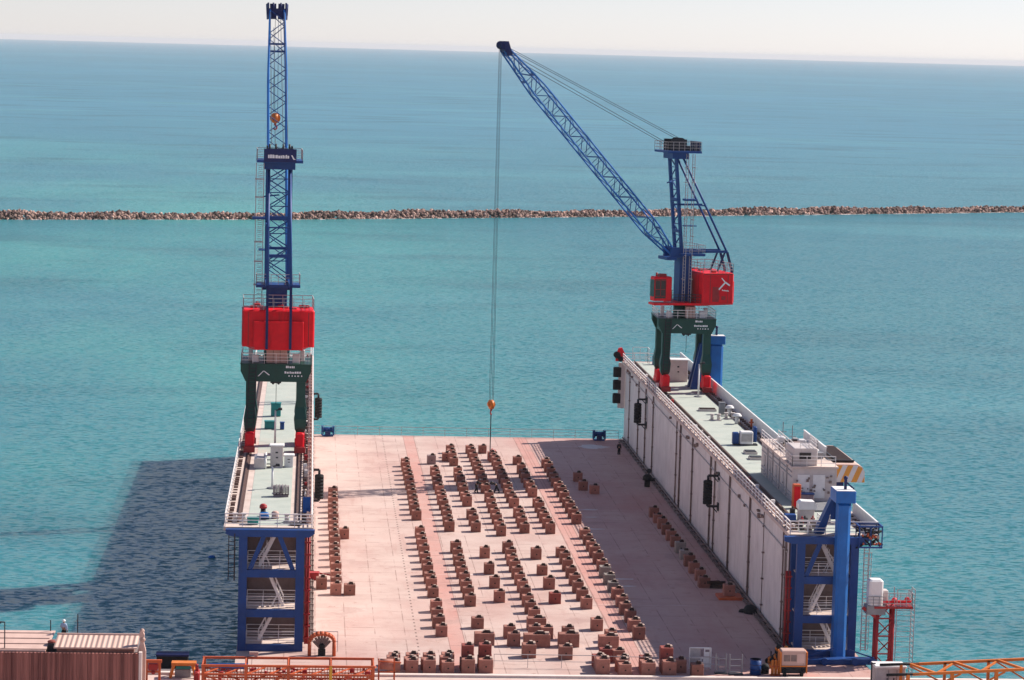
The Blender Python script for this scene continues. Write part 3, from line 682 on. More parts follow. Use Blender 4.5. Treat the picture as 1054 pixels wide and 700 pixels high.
    f_ = B(); f_.prism([(-6.05, -2.6), (-1.0, -3.95), (2.2, -2.2), (2.7, 1.0), (5.6, 1.2), (5.6, 3.3), (1.2, 3.3), (-1.0, 3.95), (-6.05, 2.6)], 'z', 11.78, 12.08); f_.build('slewing_platform', 'red', o)
    h = B(); h.bbox(-5.55, -1.0, -3.95, 3.95, 12.083, 16.15, .16); hs = h.build('machinery_house', 'red', o)
    for (fx, ll, dx, dy) in ((-2.15, 3.952, .05, .02), (-4.7, 3.952, .04, .02), (-5.552, 3.3, .02, .05), (-5.552, -3.3, .02, .05), (-.998, 2.6, .02, .05)):
        h = B(); h.box(fx - dx, fx + dx, ll - dy, ll + dy, 12.2, 15.9); h.build('panel_seam', 'red_dark', hs)
    for fx in (-3.2, -4.1): h = B(); h.box(fx - .3, fx + .3, 3.94, 3.972, 12.55, 13.05); h.build('louvre', 'red_dark', hs)
    h = B(); h.box(-5.4, -1.15, 3.94, 3.975, 15.95, 16.1); h.build('roof_trim', 'red_dark', hs)
    h = B(); h.bbox(-6.1, -5.553, -2.75, 2.75, 12.083, 14.95, .06); h.build('counterweight', 'red', hs)
    h = B()
    for l_ in (-3.96, 3.96): h.box(-3.4, -2.5, l_ - .02, l_ + .02, 12.3, 14.3)
    h.build('house_door', 'red_dark', hs)
    rr = random.Random(9)
    for k_ in range(7): h = B(); fx, ll = rr.uniform(-4.6, -1.5), rr.uniform(-3.2, 3.2); h.bbox(fx - .3, fx + .3, ll - .35, ll + .35, 16.16, 16.16 + rr.uniform(.12, .34), .05); h.build('roof_fitting', 'red_dark', hs)
    r_ = B(); r_.railing([(-5.45, -3.85, 16.15), (-1.1, -3.85, 16.15), (-1.1, 3.85, 16.15), (-5.45, 3.85, 16.15)], 1.25, 2, 1.1, .035, True); r_.build('roof_railing', 'rail_dull', hs)
    r_ = B(); r_.railing([(-.9, 3.85, 12.08), (1.2, 3.2, 12.08), (3.0, 3.2, 12.08)], 1.15, 2, .8, .035); r_.railing([(-.9, -3.85, 12.08), (2.2, -2.1, 12.08), (2.6, .9, 12.08)], 1.15, 2, .9, .035); r_.build('platform_railing', 'dark', o)
    if emblem:
        e_ = B(); l0 = 3.97; cf = -4.35
        # three strokes of the white house mark and a short line of lettering below, on the camera-side flank
        def stroke(p, q_, w_):
            a0, a1 = Vector((p[0], 0, p[1])), Vector((q_[0], 0, q_[1])); dd = (a1 - a0).normalized(); nn = Vector((-dd.z, 0, dd.x)) * w_ / 2
            e_.prism([((a0 - nn).x, (a0 - nn).z), ((a1 - nn).x, (a1 - nn).z), ((a1 + nn).x, (a1 + nn).z), ((a0 + nn).x, (a0 + nn).z)], 'y', l0, l0 + .02)
        stroke((-3.75, 15.5), (-4.35, 14.85), .13); stroke((-4.3, 14.92), (-4.95, 14.5), .2); stroke((-4.25, 14.85), (-3.4, 13.95), .2)
        xx = -3.85
        for k_ in range(6): e_.box(xx - .12, xx, l0, l0 + .02, 13.78 - k_ * .02, 13.95 - k_ * .02 - (k_ % 2) * .04); xx -= .17
        e_.build('house_mark', 'signwhite', hs)
    # operator cab out in front, to the left of the jib
    c_ = B(); c_.bbox(3.0, 5.5, 1.4, 3.1, 12.35, 15.6, .12); cb = c_.build('operator_cab', 'red', o)
    c_ = B(); c_.box(5.497, 5.53, 1.5, 3.0, 12.9, 15.2); c_.box(3.9, 5.45, 3.097, 3.125, 12.7, 15.25); c_.build('window', 'glass', cb)
    c_ = B()
    for fx in (3.9, 4.65, 5.42): c_.bar((fx, 3.13, 13.0), (fx, 3.13, 15.1), .07)
    for zz in (13.0, 13.9, 15.1): c_.bar((3.9, 3.13, zz), (5.45, 3.13, zz), .07)
    c_.build('window_bar', 'red_dark', cb)
    c_ = B(); c_.bbox(3.6, 4.6, 1.8, 2.6, 15.6, 15.95, .06); c_.tube((4.9, 2.2, 15.6), (4.9, 2.2, 16.1), .16, n=8); c_.build('roof_unit', 'red_dark', cb)
    # column, mast, stays
    m_ = B(); m_.bbox(-.55, 1.2, -1.05, 1.05, 12.083, 18.6, .05); m_.build('column', 'blue', o)
    m_ = B(); m_.box(-1.9, 1.4, -2.45, 2.45, 18.3, 18.62); m_.box(1.0, 2.7, -1.45, -.95, 18.0, 19.4); m_.box(1.0, 2.7, .95, 1.45, 18.0, 19.4); m_.box(1.9, 3.3, -1.7, 1.7, 17.7, 18.1)
    m_.build('mast_platform', 'blue', o)
    m_ = B(); m_.railing([(-1.85, -2.4, 18.62), (-1.85, 2.4, 18.62), (.9, 2.4, 18.62)], 1.15, 2, .8, .03); m_.railing([(-1.85, -2.4, 18.62), (.9, -2.4, 18.62)], 1.15, 2, .8, .03); m_.build('platform_railing', 'rail_dull', o)
    HZ = 32.0
    for l_ in (-1.24, 1.24):
        m_ = B(); m_.bar((1.05, l_, 18.4), (2.35, l_, HZ), .36, .5); m_.build('mast_leg', 'blue', o)
        m_ = B(); m_.tube((1.4, l_ * .95, HZ - .3), (-5.35, l_ * 1.04, 19.0), .15, n=8); m_.build('back_stay', 'blue', o)
        m_ = B(); m_.bar((1.1, l_ * 1.02, 18.85), (-5.5, l_ * 1.04, 18.85), .36, .34); m_.build('tie_beam', 'blue', o)
        m_ = B(); m_.bar((-6.26, l_ * 1.04, 11.9), (-6.26, l_ * 1.04, 16.3), .28); m_.bar((-6.26, l_ * 1.04, 16.3), (-5.5, l_ * 1.04, 18.8), .28); m_.bar((-4.2, l_ * 1.02, 16.2), (-5.2, l_ * 1.02, 18.8), .2); m_.build('rear_strut', 'navy', o)
    m_ = B()
    la = lambda t: Vector((1.15 + 1.25 * t, -1.24, 19.5 + 12.2 * t)); lb = lambda t: Vector((1.15 + 1.25 * t, 1.24, 19.5 + 12.2 * t))
    lattice(m_, la, lb, .13, 1.6)
    for t in (.17, .52): m_.bar(la(t), lb(t), .42, .36)
    m_.build('mast_bracing', 'blue', o)
    m_ = B(); m_.bar((-2.2, -1.3, 25.0), (-2.2, 1.3, 25.0), .16); m_.build('stay_spreader', 'blue', o)
    # ladder tower up the left side of the mast, with rest platforms
    m_ = B(); f0 = .1
    for (df, dl) in ((0, 1.75), (0, 2.6), (.9, 1.75), (.9, 2.6)): m_.bar((f0 + df, dl, 12.1), (f0 + df, dl, HZ), .07)
    for k_ in range(44): z = 12.6 + k_ * .44; m_.bar((f0, 1.85, z), (f0, 2.35, z), .045); m_.bar((f0 + .9, 1.85, z + .2), (f0 + .9, 2.35, z + .2), .045)
    for z in (15.2, 18.4, 21.0, 23.2, 28.2, 30.2): m_.bar((f0 - .1, 1.7, z), (f0 - .1, 2.7, z), .1); m_.bar((f0 + 1, 1.7, z), (f0 + 1, 2.7, z), .1)
    m_.build('mast_ladder', 'rail_dull', o)
    m_ = B(); m_.box(-.3, 1.3, 1.5, 2.95, 25.75, 26.0); m_.build('rest_platform', 'blue', o)
    m_ = B(); m_.box(-.6, 1.2, 1.5, 2.2, 22.3, 22.42); m_.build('rest_platform', 'blue', o)
    m_ = B(); m_.bar((1.9, 0, 28.4), (3.6, 1.6, 28.1), .16); m_.build('lamp_arm', 'blue', o)
    m_ = B(); m_.bar((-1.6, 1.36, 25.2), (2.6, 1.36, 25.2), .26); m_.build('mast_strut', 'blue', o)
    # mast head
    m_ = B(); m_.box(-.85, 4.0, -2.55, 2.55, HZ + .1, HZ + .38); m_.box(.7, 3.0, -1.75, 1.75, HZ - .7, HZ + .1); m_.build('head_platform', 'blue', o)
    m_ = B(); m_.railing([(-.8, -2.5, HZ + .38), (4.0, -2.5, HZ + .38), (4.0, 2.5, HZ + .38), (-.8, 2.5, HZ + .38)], 1.2, 2, .8, .03, True); m_.build('head_railing', 'rail_dull', o)
    m_ = B(); m_.box(-.98, -.86, -1.8, 1.8, HZ + .2, HZ + 1.65); sg = m_.build('head_sign', 'navy', o)
    m_ = B(); xx = 1.35; rr = random.Random(5)
    for k_ in range(11):
        w_ = rr.uniform(.1, .22); m_.box(-1.01, -.985, xx - w_, xx, HZ + .62, HZ + .62 + rr.uniform(.28, .4)); xx -= w_ + .05
    m_.prism([(-1.35, HZ + .98), (-1.2, HZ + .98), (-1.45, HZ + .5), (-1.75, HZ + .5), (-1.55, HZ + .62)], 'x', -1.01, -.985)
    m_.build('sign_lettering', 'signwhite', sg)
    m_ = B()
    for l_ in (-1.1, -.4, .4, 1.1):
        m_.tube((1.6, l_ - .1, HZ + 1.5), (1.6, l_ + .1, HZ + 1.5), .62, n=16); m_.tube((2.7, l_ - .1, HZ + 1.0), (2.7, l_ + .1, HZ + 1.0), .45, n=14)
    m_.box(.9, 3.1, -1.45, -1.3, HZ + .38, HZ + 1.9); m_.box(.9, 3.1, 1.3, 1.45, HZ + .38, HZ + 1.9); m_.bar((1.6, -1.5, HZ + 1.5), (1.6, 1.5, HZ + 1.5), .2); m_.box(0, .9, -.9, .9, HZ + .38, HZ + 1.0)
    m_.build('head_sheave', 'dark', o)
    # jib
    P = Vector((2.35, 0, 18.75)); Q = Vector((jib_reach, 0, jib_tip_z - T)); ax = (Q - P).normalized(); up = Vector((-ax.z, 0, ax.x)); Lj = (Q - P).length
    def chord(sl, su):
        def fn(t):
            hgt = .95; wid = 1.05
            tp = min(1, .35 + t * Lj / 4.2 * .65) if t * Lj < 4.2 else (1 if t * Lj < Lj - 7 else 1 - .62 * (t * Lj - Lj + 7) / 7)
            tw = 1 if t * Lj < Lj - 9 else 1 - .2 * (t * Lj - Lj + 9) / 9
            return P + ax * (t * Lj) + Vector((0, sl * wid * tw, 0)) + up * su * hgt * tp
        return fn
    j = B(); ch = {(a_, b__): chord(a_, b__) for a_ in (-1, 1) for b__ in (-1, 1)}
    knots = [0, .5 / Lj, 4.2 / Lj, .3, .5, .7, (Lj - 9) / Lj, (Lj - 7) / Lj, 1]
    for fn in ch.values():
        for t0, t1 in zip(knots, knots[1:]): j.tube(fn(t0), fn(t1), .125, n=6)
    jb = j.build('jib', 'blue_light', o)
    j = B()
    for A_, B_ in (((-1, -1), (-1, 1)), ((1, -1), (1, 1)), ((-1, -1), (1, -1)), ((-1, 1), (1, 1))): lattice(j, ch[A_], ch[B_], .085, 1.75, A_[0] == B_[0])
    for t in (.1, .86): j.bar(ch[(-1, -1)](t), ch[(1, -1)](t), .24); j.bar(ch[(-1, 1)](t), ch[(1, 1)](t), .24)
    j.build('jib_lacing', 'blue', jb)
    j = B()
    for l_ in (-1.05, -.45, .45, 1.05):
        c0 = Q + up * .15
        j.tube(c0 + Vector((0, l_ - .1, 0)) + ax * .55, c0 + Vector((0, l_ + .1, 0)) + ax * .55, .55, n=14)
        j.bar(Q - ax * .9 + Vector((0, l_, 0)) - up * .2, Q + ax * .8 + Vector((0, l_ * 1.1, 0)) + up * .5, .16, .75)
    j.bar(Q + Vector((0, -1.25, 0)), Q + Vector((0, 1.25, 0)), .5, .8); j.build('jib_head', 'navy', jb)
    # ropes
    rp = B()
    for l_, dz, df in ((-.9, 1.95, 0), (.9, 1.95, 0), (-.45, 1.2, -1.0), (.45, .75, 1.6)): rp.tube(Vector((1.6 + (1.2 if df else 0), l_, HZ + dz)), Q + Vector((0, l_ * .9, 0)) + up * .35 - ax * (2.5 if df > 1 else (1.0 if df else 0)), .035, n=5)
    rp.build('luffing_rope', 'wire', o)
    hx = Q + ax * .85; hp = Vector((hx.x, 0, hook_z - T))
    rp = B()
    for df, dl in ((-.2, -.28), (.2, -.28), (-.2, .28), (.2, .28)): rp.tube((hx.x + df * .6, dl * .6, hx.z - .2), (hp.x + df, dl, hp.z + .5), .022, n=5)
    rp.build('hoist_rope', 'wire', o)
    hb = B(); hb.tube(hp + Vector((-.26, 0, 0)), hp + Vector((.26, 0, 0)), .62, n=16); hb.tube(hp + Vector((0, -.3, .05)), hp + Vector((0, .3, .05)), .5, n=14); h_ = hb.build('hook_block', 'orange', o)
    hb = B(); hb.tube(hp + Vector((0, 0, -.55)), hp + Vector((0, 0, -.85)), .14, n=8)
    arc = [hp + Vector((0, .22 * math.cos(t), -1.1 + .26 * math.sin(t))) for t in [R(90 + k_ * 30) for k_ in range(9)]]
    hb.path(arc, .09, 6); hb.build('hook', 'red_dark', h_)
    if sling:
        hb = B(); e1 = hp + Vector((0, 0, -1.25))
        hb.tube(e1, (hp.x, 0, sling - T), .07, n=6); hb.build('sling', 'dark', h_)
    return o

crane('blue and red dock crane on the left wing, seen from behind with jib raised', -3.62, 304.1, R(92.3), 22.4, 60.6, 48.0, False, None, 2.3)
crane('blue and red dock crane on the right wing, jib stretched left over the floor', 50.5, 364.1, R(180 + 13.5), 26.4, 56.9, 9.9, True, 2.75, 1.3)

# ------------------------------------------------------------------ keel and bilge blocks
BL = {}
def proto_block(key, w, d_, h, body, cap='timber'):
    o = thing('keel_block', 'x', 'keel block', (0, 0, -500))
    b_ = MB(); b_.bbox(-w / 2, w / 2, 0, d_, 0.004, h, .04); b_.box(-.09, .09, -.012, .0, h * .42, h * .42 + .18) if False else None
    b_.build('block_body', body, o)
    c_ = MB(); c_.box(-w * .08, w * .30, .25, d_ - .3, h + .003, h + .15); c_.box(.0, w * .26, .32, d_ - .4, h + .152, h + .27); c_.build('timber_cap', cap, o)
    c_ = MB(); c_.box(w * .302, w * .46, .2, d_ - .25, h + .004, h + .17); c_.box(w * .03, w * .24, .34, d_ - .5, h + .272, h + .31); c_.build('highlight_piece', 'cap_highlight', o)  # pale pieces stand in for the sunlit edge and top of the cap
    c_ = MB(); c_.tube((.02, -.012, h * .48), (.02, .05, h * .48), .08, n=10); c_.build('lifting_hole', 'black', o)
    BL[key] = o; return o
proto_block('n', 1.17, 1.1, 1.18, 'concrete_block'); proto_block('r', 1.17, 1.1, 1.18, 'redblock'); proto_block('g', 1.17, 1.1, 1.18, 'greyblock'); proto_block('p', 1.17, 1.1, 1.18, 'paleblock')
proto_block('w', 2.55, 1.1, 1.25, 'concrete_block'); proto_block('m', 1.95, 1.1, 1.25, 'concrete_block'); proto_block('s', 1.3, 1.2, 1.3, 'concrete_block')
used = {k_: False for k_ in BL}
rb = random.Random(21)
def put_block(x, y, label, key='n', z=0, group='keel blocks in rows on the dock floor', rz=None):
    o = BL[key] if not used[key] else copy_tree(BL[key])
    used[key] = True
    o.location = (x, y, z); o.rotation_euler = (0, 0, rb.uniform(-.03, .03) if rz is None else rz); o['label'] = label; o['group'] = group
    if rz is None: o.scale = (rb.uniform(.95, 1.05), rb.uniform(.9, 1.1), rb.uniform(.88, 1.08))
    return o
PITCH = 3.85
def run(y_near, y_far):
    n = max(1, round((y_far - y_near) / PITCH)); return [y_near + (y_far - y_near) * i / n for i in range(n + 1)]
ROWS = [
    ('row beside the left wing', 3.28, [(278.8, 340.5)], {}),
    ('row left of the left pink lane', 13.3, [(259.5, 270.6), (278.2, 312.8), (324.3, 366.3)], {}),
    ('row right of the left pink lane', 17.0, [(273.9, 303.3), (317.0, 358.9), (369.0, 369.0)], {'last': 'p'}),
    ('second row right of left pink lane', 20.06, [(276.1, 276.1), (283.5, 283.5), (291.0, 291.0), (300.5, 300.5), (316.9, 325.5), (335.0, 358.4), (367.6, 379.2)], {}),
    ('long middle row', 22.97, [(266.9, 303.7), (314.6, 338.4), (345.2, 379.4)], {}),
    ('row right of the long middle row', 25.85, [(275.8, 275.8), (283.3, 283.3), (291.0, 291.0), (300.2, 300.2), (316.7, 327.3), (334.4, 368.2)], {0: 'r'}),
    ('row left of the right pink lane', 28.87, [(262.7, 262.7), (273.4, 301.6), (316.3, 335.0), (342.7, 361.7), (369.7, 369.7)], {}),
    ('row right of the right pink lane', 32.65, [(258.9, 313.4), (323.2, 367.4)], {8: 'g', 7: 'g', 6: 'g'}),
    ('row near the right wing', 42.85, [(285.1, 328.7)], {4: 'g', 5: 'g'}),
]
NCOL = {'n': 'brown', 'r': 'red-brown', 'g': 'grey-brown', 'p': 'mauve'}
for desc, x, segs, special in ROWS:
    ys = []
    for s_ in segs: ys += run(*s_) if s_[1] > s_[0] else [s_[0]]
    for i, y in enumerate(ys):
        key = special.get(i, 'n')
        if i == len(ys) - 1 and 'last' in special: key = special['last']
        w_ = 'farthest' if i == len(ys) - 1 else ORD[i] + ('' if i == 0 else ' from near end')
        put_block(x + rb.uniform(-.06, .06), y + rb.uniform(-.15, .15), f'{NCOL[key]} keel block, {w_}, {desc}', key)
G2 = 'loose keel blocks set apart from the rows'
for x, y, key, lb in (
    (1.77, 281.8, 'n', 'single brown block between the left wing and its row of blocks'),
    (4.68, 278.9, 'n', 'brown block touching the right side of the nearest block beside left wing'),
    (4.45, 311.3, 'n', 'brown block midway along the left wing row, standing at its right'),
    (17.1, 263.2, 'n', 'lone brown block behind the wide block right of left pink lane'),
    (17.3, 255.8, 'm', 'wide brown block right of left pink lane, just behind the floor railing'),
    (19.95, 258.9, 'n', 'brown block directly behind its twin left of the widest block'),
    (20.1, 255.4, 'n', 'brown block in front of its twin left of the widest block'),
    (22.3, 255.1, 'w', 'widest brown block, at the near end of the long middle row'),
    (21.2, 250.5, 's', 'brown block in front of the widest block, left half'),
    (22.4, 259.2, 'n', 'brown block just behind the widest block, left'),
    (23.6, 259.0, 'n', 'brown block just behind the widest block, right'),
    (22.9, 262.8, 'm', 'broad brown block two behind the widest block'),
    (25.4, 255.3, 'm', 'broad brown block right of the widest block, near the railing'),
    (24.6, 250.0, 's', 'brown block in front of the broad block, right of centre'),
    (25.6, 258.4, 'n', 'brown block with blue-white cap behind the broad block'),
    (29.2, 254.9, 'm', 'broad brown block on the edge of right pink lane'),
    (29.7, 257.6, 'n', 'narrow brown block standing behind the broad block at right lane'),
    (24.7, 379.6, 'n', 'brown block hanging-load side, second from far centre'),
    (25.6, 373.2, 'n', 'brown block beside the red-helmeted worker at the far end'),
    (25.7, 371.6, 'n', 'brown block in front of the red-helmeted worker'),
    (19.2, 371.9, 'n', 'brown block on the left of the far short cluster'),
    (35.96, 355.8, 'n', 'farthest of three blocks alone in the wing shadow'),
    (35.96, 348.6, 'n', 'middle of three blocks alone in the wing shadow'),
    (37.19, 345.9, 'n', 'right-hand one of three blocks alone in the wing shadow'),
    (44.65, 279.6, 'n', 'dark brown block on an orange plate beside the right wing'),
):
    put_block(x, y, lb, key, .26 if 'orange plate' in lb else 0, G2)
d = MB(); d.bbox(43.4, 46.0, 278.6, 281.4, .004, .25, .04)
tag(d.build('steel_plate', 'orangered'), 'orange steel plate under a block beside the right wing', 'plate')
# spare blocks stacked along the near edge: each block is its own thing
G3 = 'spare blocks stacked along the near edge'
stacks = [(8.25, 243.75, 'n', 'first'), (9.9, 243.75, 'n', 'second'), (11.5, 243.75, 'n', 'third'), (13.2, 243.72, 'n', 'fourth'), (15.05, 243.65, 's', 'fifth'), (16.7, 244.2, 's', 'sixth'),
          (27.5, 244.2, 's', 'seventh'), (29.5, 243.7, 'n', 'eighth'), (31.65, 243.65, 's', 'ninth'), (33.6, 243.65, 's', 'tenth'), (36.2, 243.65, 'n', 'eleventh')]
for x, y, key, o_ in stacks:
    put_block(x, y, f'{o_} spare brown block from the left along the near edge', key, 0, G3)
    if o_ in ('eleventh',): continue
    put_block(x - .08, y + 1.35, f'spare brown block standing directly behind the {o_} near-edge block', 'n', 0, G3)
    if o_ not in ('seventh',): put_block(x + .12, y + 2.75, f'spare red-brown block in back line behind the {o_} near-edge block', 'r' if o_ in ('fifth', 'sixth', 'ninth', 'tenth') else 'n', 0, G3)
for x, y, o_ in ((15.05, 244.95, 'fifth'), (16.7, 245.5, 'sixth'), (33.5, 245.1, 'tenth')):
    put_block(x, y, f'red-brown block stacked on top behind the {o_} near-edge block', 'r', 1.25, G3)
put_block(27.4, 246.9, 'flat-capped red-brown block behind the seventh near-edge block', 'r', 0, G3)
put_block(28.3, 249.0, 'red-brown block below the broad block at right lane', 'r', 0, G3)
put_block(29.5, 249.0, 'brown block beside a red-brown one below the broad right-lane block', 'n', 0, G3)
put_block(34.8, 245.0, 'brown block behind and right of the tenth near-edge block', 'n', 0, G3)

# ------------------------------------------------------------------ people
def person(label, loc, rz, pose, top='cloth_dark', legs='cloth_dark', helmet='helmet_dark', s=1.0):
    """one skinned body (head to hands to feet) with clothing shells and a helmet as children"""
    J = {'pelvis': (0, 0, .95), 'belly': (0, 0, 1.1), 'chest': (0, 0, 1.33), 'neck': (0, 0, 1.49), 'jaw': (0, -.03, 1.57), 'head': (0, 0, 1.68), 'crown': (0, .01, 1.74),
         'shL': (.19, 0, 1.42), 'shR': (-.19, 0, 1.42), 'hipL': (.1, 0, .9), 'hipR': (-.1, 0, .9)}
    J.update(pose)
    def ln(p, q_, t): return tuple(Vector(p).lerp(Vector(q_), t))
    ch = [('pelvis', 'belly'), ('belly', 'chest'), ('chest', 'neck'), ('neck', 'jaw'), ('jaw', 'head'), ('head', 'crown')]
    rad = {'pelvis': .15, 'belly': .14, 'chest': .155, 'neck': .06, 'jaw': .075, 'head': .1, 'crown': .07, 'shL': .07, 'shR': .07, 'hipL': .1, 'hipR': .1}
    for S_ in 'LR':
        ch += [('chest', 'sh' + S_), ('sh' + S_, 'el' + S_), ('el' + S_, 'wr' + S_), ('wr' + S_, 'ha' + S_), ('pelvis', 'hip' + S_), ('hip' + S_, 'kn' + S_), ('kn' + S_, 'an' + S_), ('an' + S_, 'to' + S_)]
        rad.update({'el' + S_: .048, 'wr' + S_: .034, 'ha' + S_: .04, 'kn' + S_: .065, 'an' + S_: .045, 'to' + S_: .045})
        w_, e_ = Vector(J['wr' + S_]), Vector(J['el' + S_]); dd = (w_ - e_).normalized(); J['ha' + S_] = tuple(w_ + dd * .07)
        side = dd.cross(Vector((0, 0, 1)));
        side = side.normalized() if side.length > .1 else Vector((1, 0, 0))
        for i, (off, ll) in enumerate(((-.035, .085), (-.012, .1), (.012, .095), (.035, .075))):
            n_ = f'f{i}{S_}'; J[n_] = tuple(Vector(J['ha' + S_]) + dd * ll + side * off + Vector((0, 0, -.02))); rad[n_] = .009; ch.append(('ha' + S_, n_))
        n_ = 'th' + S_; J[n_] = tuple(Vector(J['ha' + S_]) + side * .06 + dd * .01); rad[n_] = .011; ch.append(('wr' + S_, n_))
        a_ = Vector(J['an' + S_]); J.setdefault('to' + S_, tuple(a_ + Vector((0, -.17, -.05))))
    fwd = Vector((0, -1, 0)) if 'fwd' not in pose else Vector(pose['fwd'])
    hd = Vector(J['head']); J['nose'] = tuple(hd + fwd * .115 + Vector((0, 0, -.03))); rad['nose'] = .018; ch.append(('head', 'nose'))
    def skin(name, chains, grow, m, parent):
        names = []
        for a_, b_ in chains:
            for n_ in (a_, b_):
                if n_ not in names: names.append(n_)
        me = bpy.data.meshes.new(name); me.from_pydata([J[n_] for n_ in names], [(names.index(a_), names.index(b_)) for a_, b_ in chains], [])
        ob = bpy.data.objects.new(name, me); COL.objects.link(ob); ob.parent = parent; me.materials.append(M[m])
        sk = ob.modifiers.new('skin', 'SKIN'); sk.use_smooth_shade = True
        for i, n_ in enumerate(names):
            r = rad[n_] + grow; me.skin_vertices[0].data[i].radius = (r, r); me.skin_vertices[0].data[i].use_root = (i == 0)
        su = ob.modifiers.new('sub', 'SUBSURF'); su.levels = 1; su.render_levels = 1
        return ob
    o = thing('person', label, 'person', loc, rz); o.scale = (s, s, s)
    body = skin('body', ch, 0, 'skin', o)
    skin('shirt', [('belly', 'chest'), ('chest', 'neck')] + sum([[('chest', 'sh' + S_), ('sh' + S_, 'el' + S_), ('el' + S_, 'wr' + S_)] for S_ in 'LR'], []), .06, top, o)
    skin('trousers', [('belly', 'pelvis')] + sum([[('pelvis', 'hip' + S_), ('hip' + S_, 'kn' + S_), ('kn' + S_, 'an' + S_), ('an' + S_, 'to' + S_)] for S_ in 'LR'], []), .05, legs, o)
    hp = MB(); c0 = Vector(J['crown']); hp.ball((c0.x, c0.y, c0.z + .01), .14, 12, 6, (1, 1.1, .8)); hp.tube((c0.x, c0.y, c0.z - .03), (c0.x, c0.y, c0.z - .015), .17, n=12); hp.build('helmet', helmet, o)
    return o
STAND = dict(elL=(.27, .02, 1.14), wrL=(.26, -.1, .9), elR=(-.27, .02, 1.14), wrR=(-.26, -.1, .9), knL=(.12, -.02, .5), anL=(.13, .02, .08), knR=(-.12, -.02, .5), anR=(-.13, .02, .08))
LEAN = dict(pelvis=(-.0, 0, .95), belly=(.08, 0, 1.1), chest=(.2, 0, 1.3), neck=(.3, 0, 1.43), jaw=(.36, -.02, 1.48), head=(.38, 0, 1.57), crown=(.41, 0, 1.63), shL=(.22, .19, 1.38), shR=(.22, -.19, 1.38), fwd=(.9, 0, -.4),
            elL=(.45, .2, 1.18), wrL=(.68, .16, 1.22), elR=(.45, -.2, 1.18), wrR=(.68, -.16, 1.22), hipL=(0, .1, .9), hipR=(0, -.1, .9), knL=(.06, .12, .5), anL=(-.16, .13, .08), knR=(.14, -.12, .5), anR=(.18, -.14, .08), toL=(0.02, .13, .04), toR=(.36, -.14, .04))
BEND = dict(pelvis=(-.12, 0, .93), belly=(.0, 0, 1.06), chest=(.2, 0, 1.18), neck=(.34, 0, 1.26), jaw=(.42, 0, 1.27), head=(.46, 0, 1.33), crown=(.51, 0, 1.38), shL=(.2, .19, 1.2), shR=(.2, -.19, 1.2), fwd=(.7, 0, -.7),
            elL=(.48, .2, 1.15), wrL=(.72, .16, 1.24), elR=(.48, -.2, 1.15), wrR=(.72, -.16, 1.24), hipL=(-.12, .1, .88), hipR=(-.12, -.1, .88), knL=(.02, .12, .5), anL=(.18, .13, .08), knR=(-.28, -.12, .5), anR=(-.46, -.13, .08), toL=(.36, .13, .04), toR=(-.28, -.13, .04))
person('worker in dark overalls standing left of a block and leaning on it', (21.75, 345.6, 0), 0, LEAN, s=1.06)
person('worker in dark overalls bending over a block from its right side', (24.3, 345.6, 0), R(180), BEND, s=1.06)
person('person in dark clothes standing at the far end by the right wing', (44.2, 380.7, 0), R(20), STAND)
person('worker with red helmet and red shirt behind blocks at the far end', (26.2, 374.9, 0), R(200), BEND, 'cloth_red', 'cloth_dark', 'helmet_red')
SIT = dict(STAND); SIT.update(elL=(.3, -.05, 1.16), wrL=(.2, -.25, 1.0))
person('person in pale blue shirt standing behind the ribbed roof shed', (-20.35, 229.4, 5.93), R(150), SIT, 'cloth_blue', 'cloth_dark', 'helmet_white')

# ------------------------------------------------------------------ dock equipment
def winch(label, x, y, z=0, m='blue', rz=0):
    o = thing('mooring_winch', label, 'winch', (x, y, z), rz, 'blue mooring winches on the dock corners')
    d = MB(); d.box(-.8, .8, -.5, .5, .004, .18); d.prism([(-.5, .18), (.5, .18), (.36, 1.5), (-.36, 1.5)], 'x', -.95, -.75); d.prism([(-.5, .18), (.5, .18), (.36, 1.5), (-.36, 1.5)], 'x', .75, .95); d.build('frame', m, o)
    d = MB(); d.tube((-.74, 0, .95), (.74, 0, .95), .36, n=16); d.tube((-.7, 0, .95), (-.6, 0, .95), .6, n=16); d.tube((.6, 0, .95), (.7, 0, .95), .6, n=16); d.build('drum', m, o)
    d = MB(); d.bbox(-.4, .4, -.75, -.5, .2, .8, .05); d.build('motor', 'navy', o)
    return o
winch('blue mooring winch on the far left corner of the floor', 2.95, 394.6)
winch('blue mooring winch on the far right corner of the floor', 42.8, 394.6)

def fender(label, x, y, z0, z1, s):
    """black rubber fender hung from two swing arms on a wing wall"""
    o = thing('fender', label, 'fender', (x, y, 0), 0, 'black fenders hung on the wing walls')
    d = MB(); cx_ = s * 1.25; zz = z0; n = 7; hh = (z1 - z0) / n
    for k_ in range(n): d.tube((cx_, 0, z0 + k_ * hh), (cx_, 0, z0 + (k_ + .82) * hh), .52, n=14); d.tube((cx_, 0, z0 + (k_ + .8) * hh), (cx_, 0, z0 + (k_ + 1.02) * hh), .42, n=12)
    d.build('rubber_body', 'black', o)
    for z in (z0 - .25, z1 + .55):
        a_ = MB(); a_.bar((0, 0, z), (cx_, 0, z), .2, .26); a_.bar((s * .1, 0, z - .7), (s * .75, 0, z), .12); a_.box(min(0, s * .12), max(0, s * .12), -.4, .4, z - .5, z + .4); a_.tube((cx_, 0, min(z, z1)), (cx_, 0, max(z, z1) if z > z1 else z0), .14, n=8); a_.build('swing_arm', 'dark', o)
    return o
fender('black hanging fender halfway along the right wing wall', 46.55, 302, 6.3, 9.0, -1)
fender('black hanging fender towards the far end of the right wing wall', 46.55, 369.3, 6.2, 8.9, -1)
fender('black hanging fender beside the near block row on the left wing', XL, 302, 6.3, 9.0, 1)
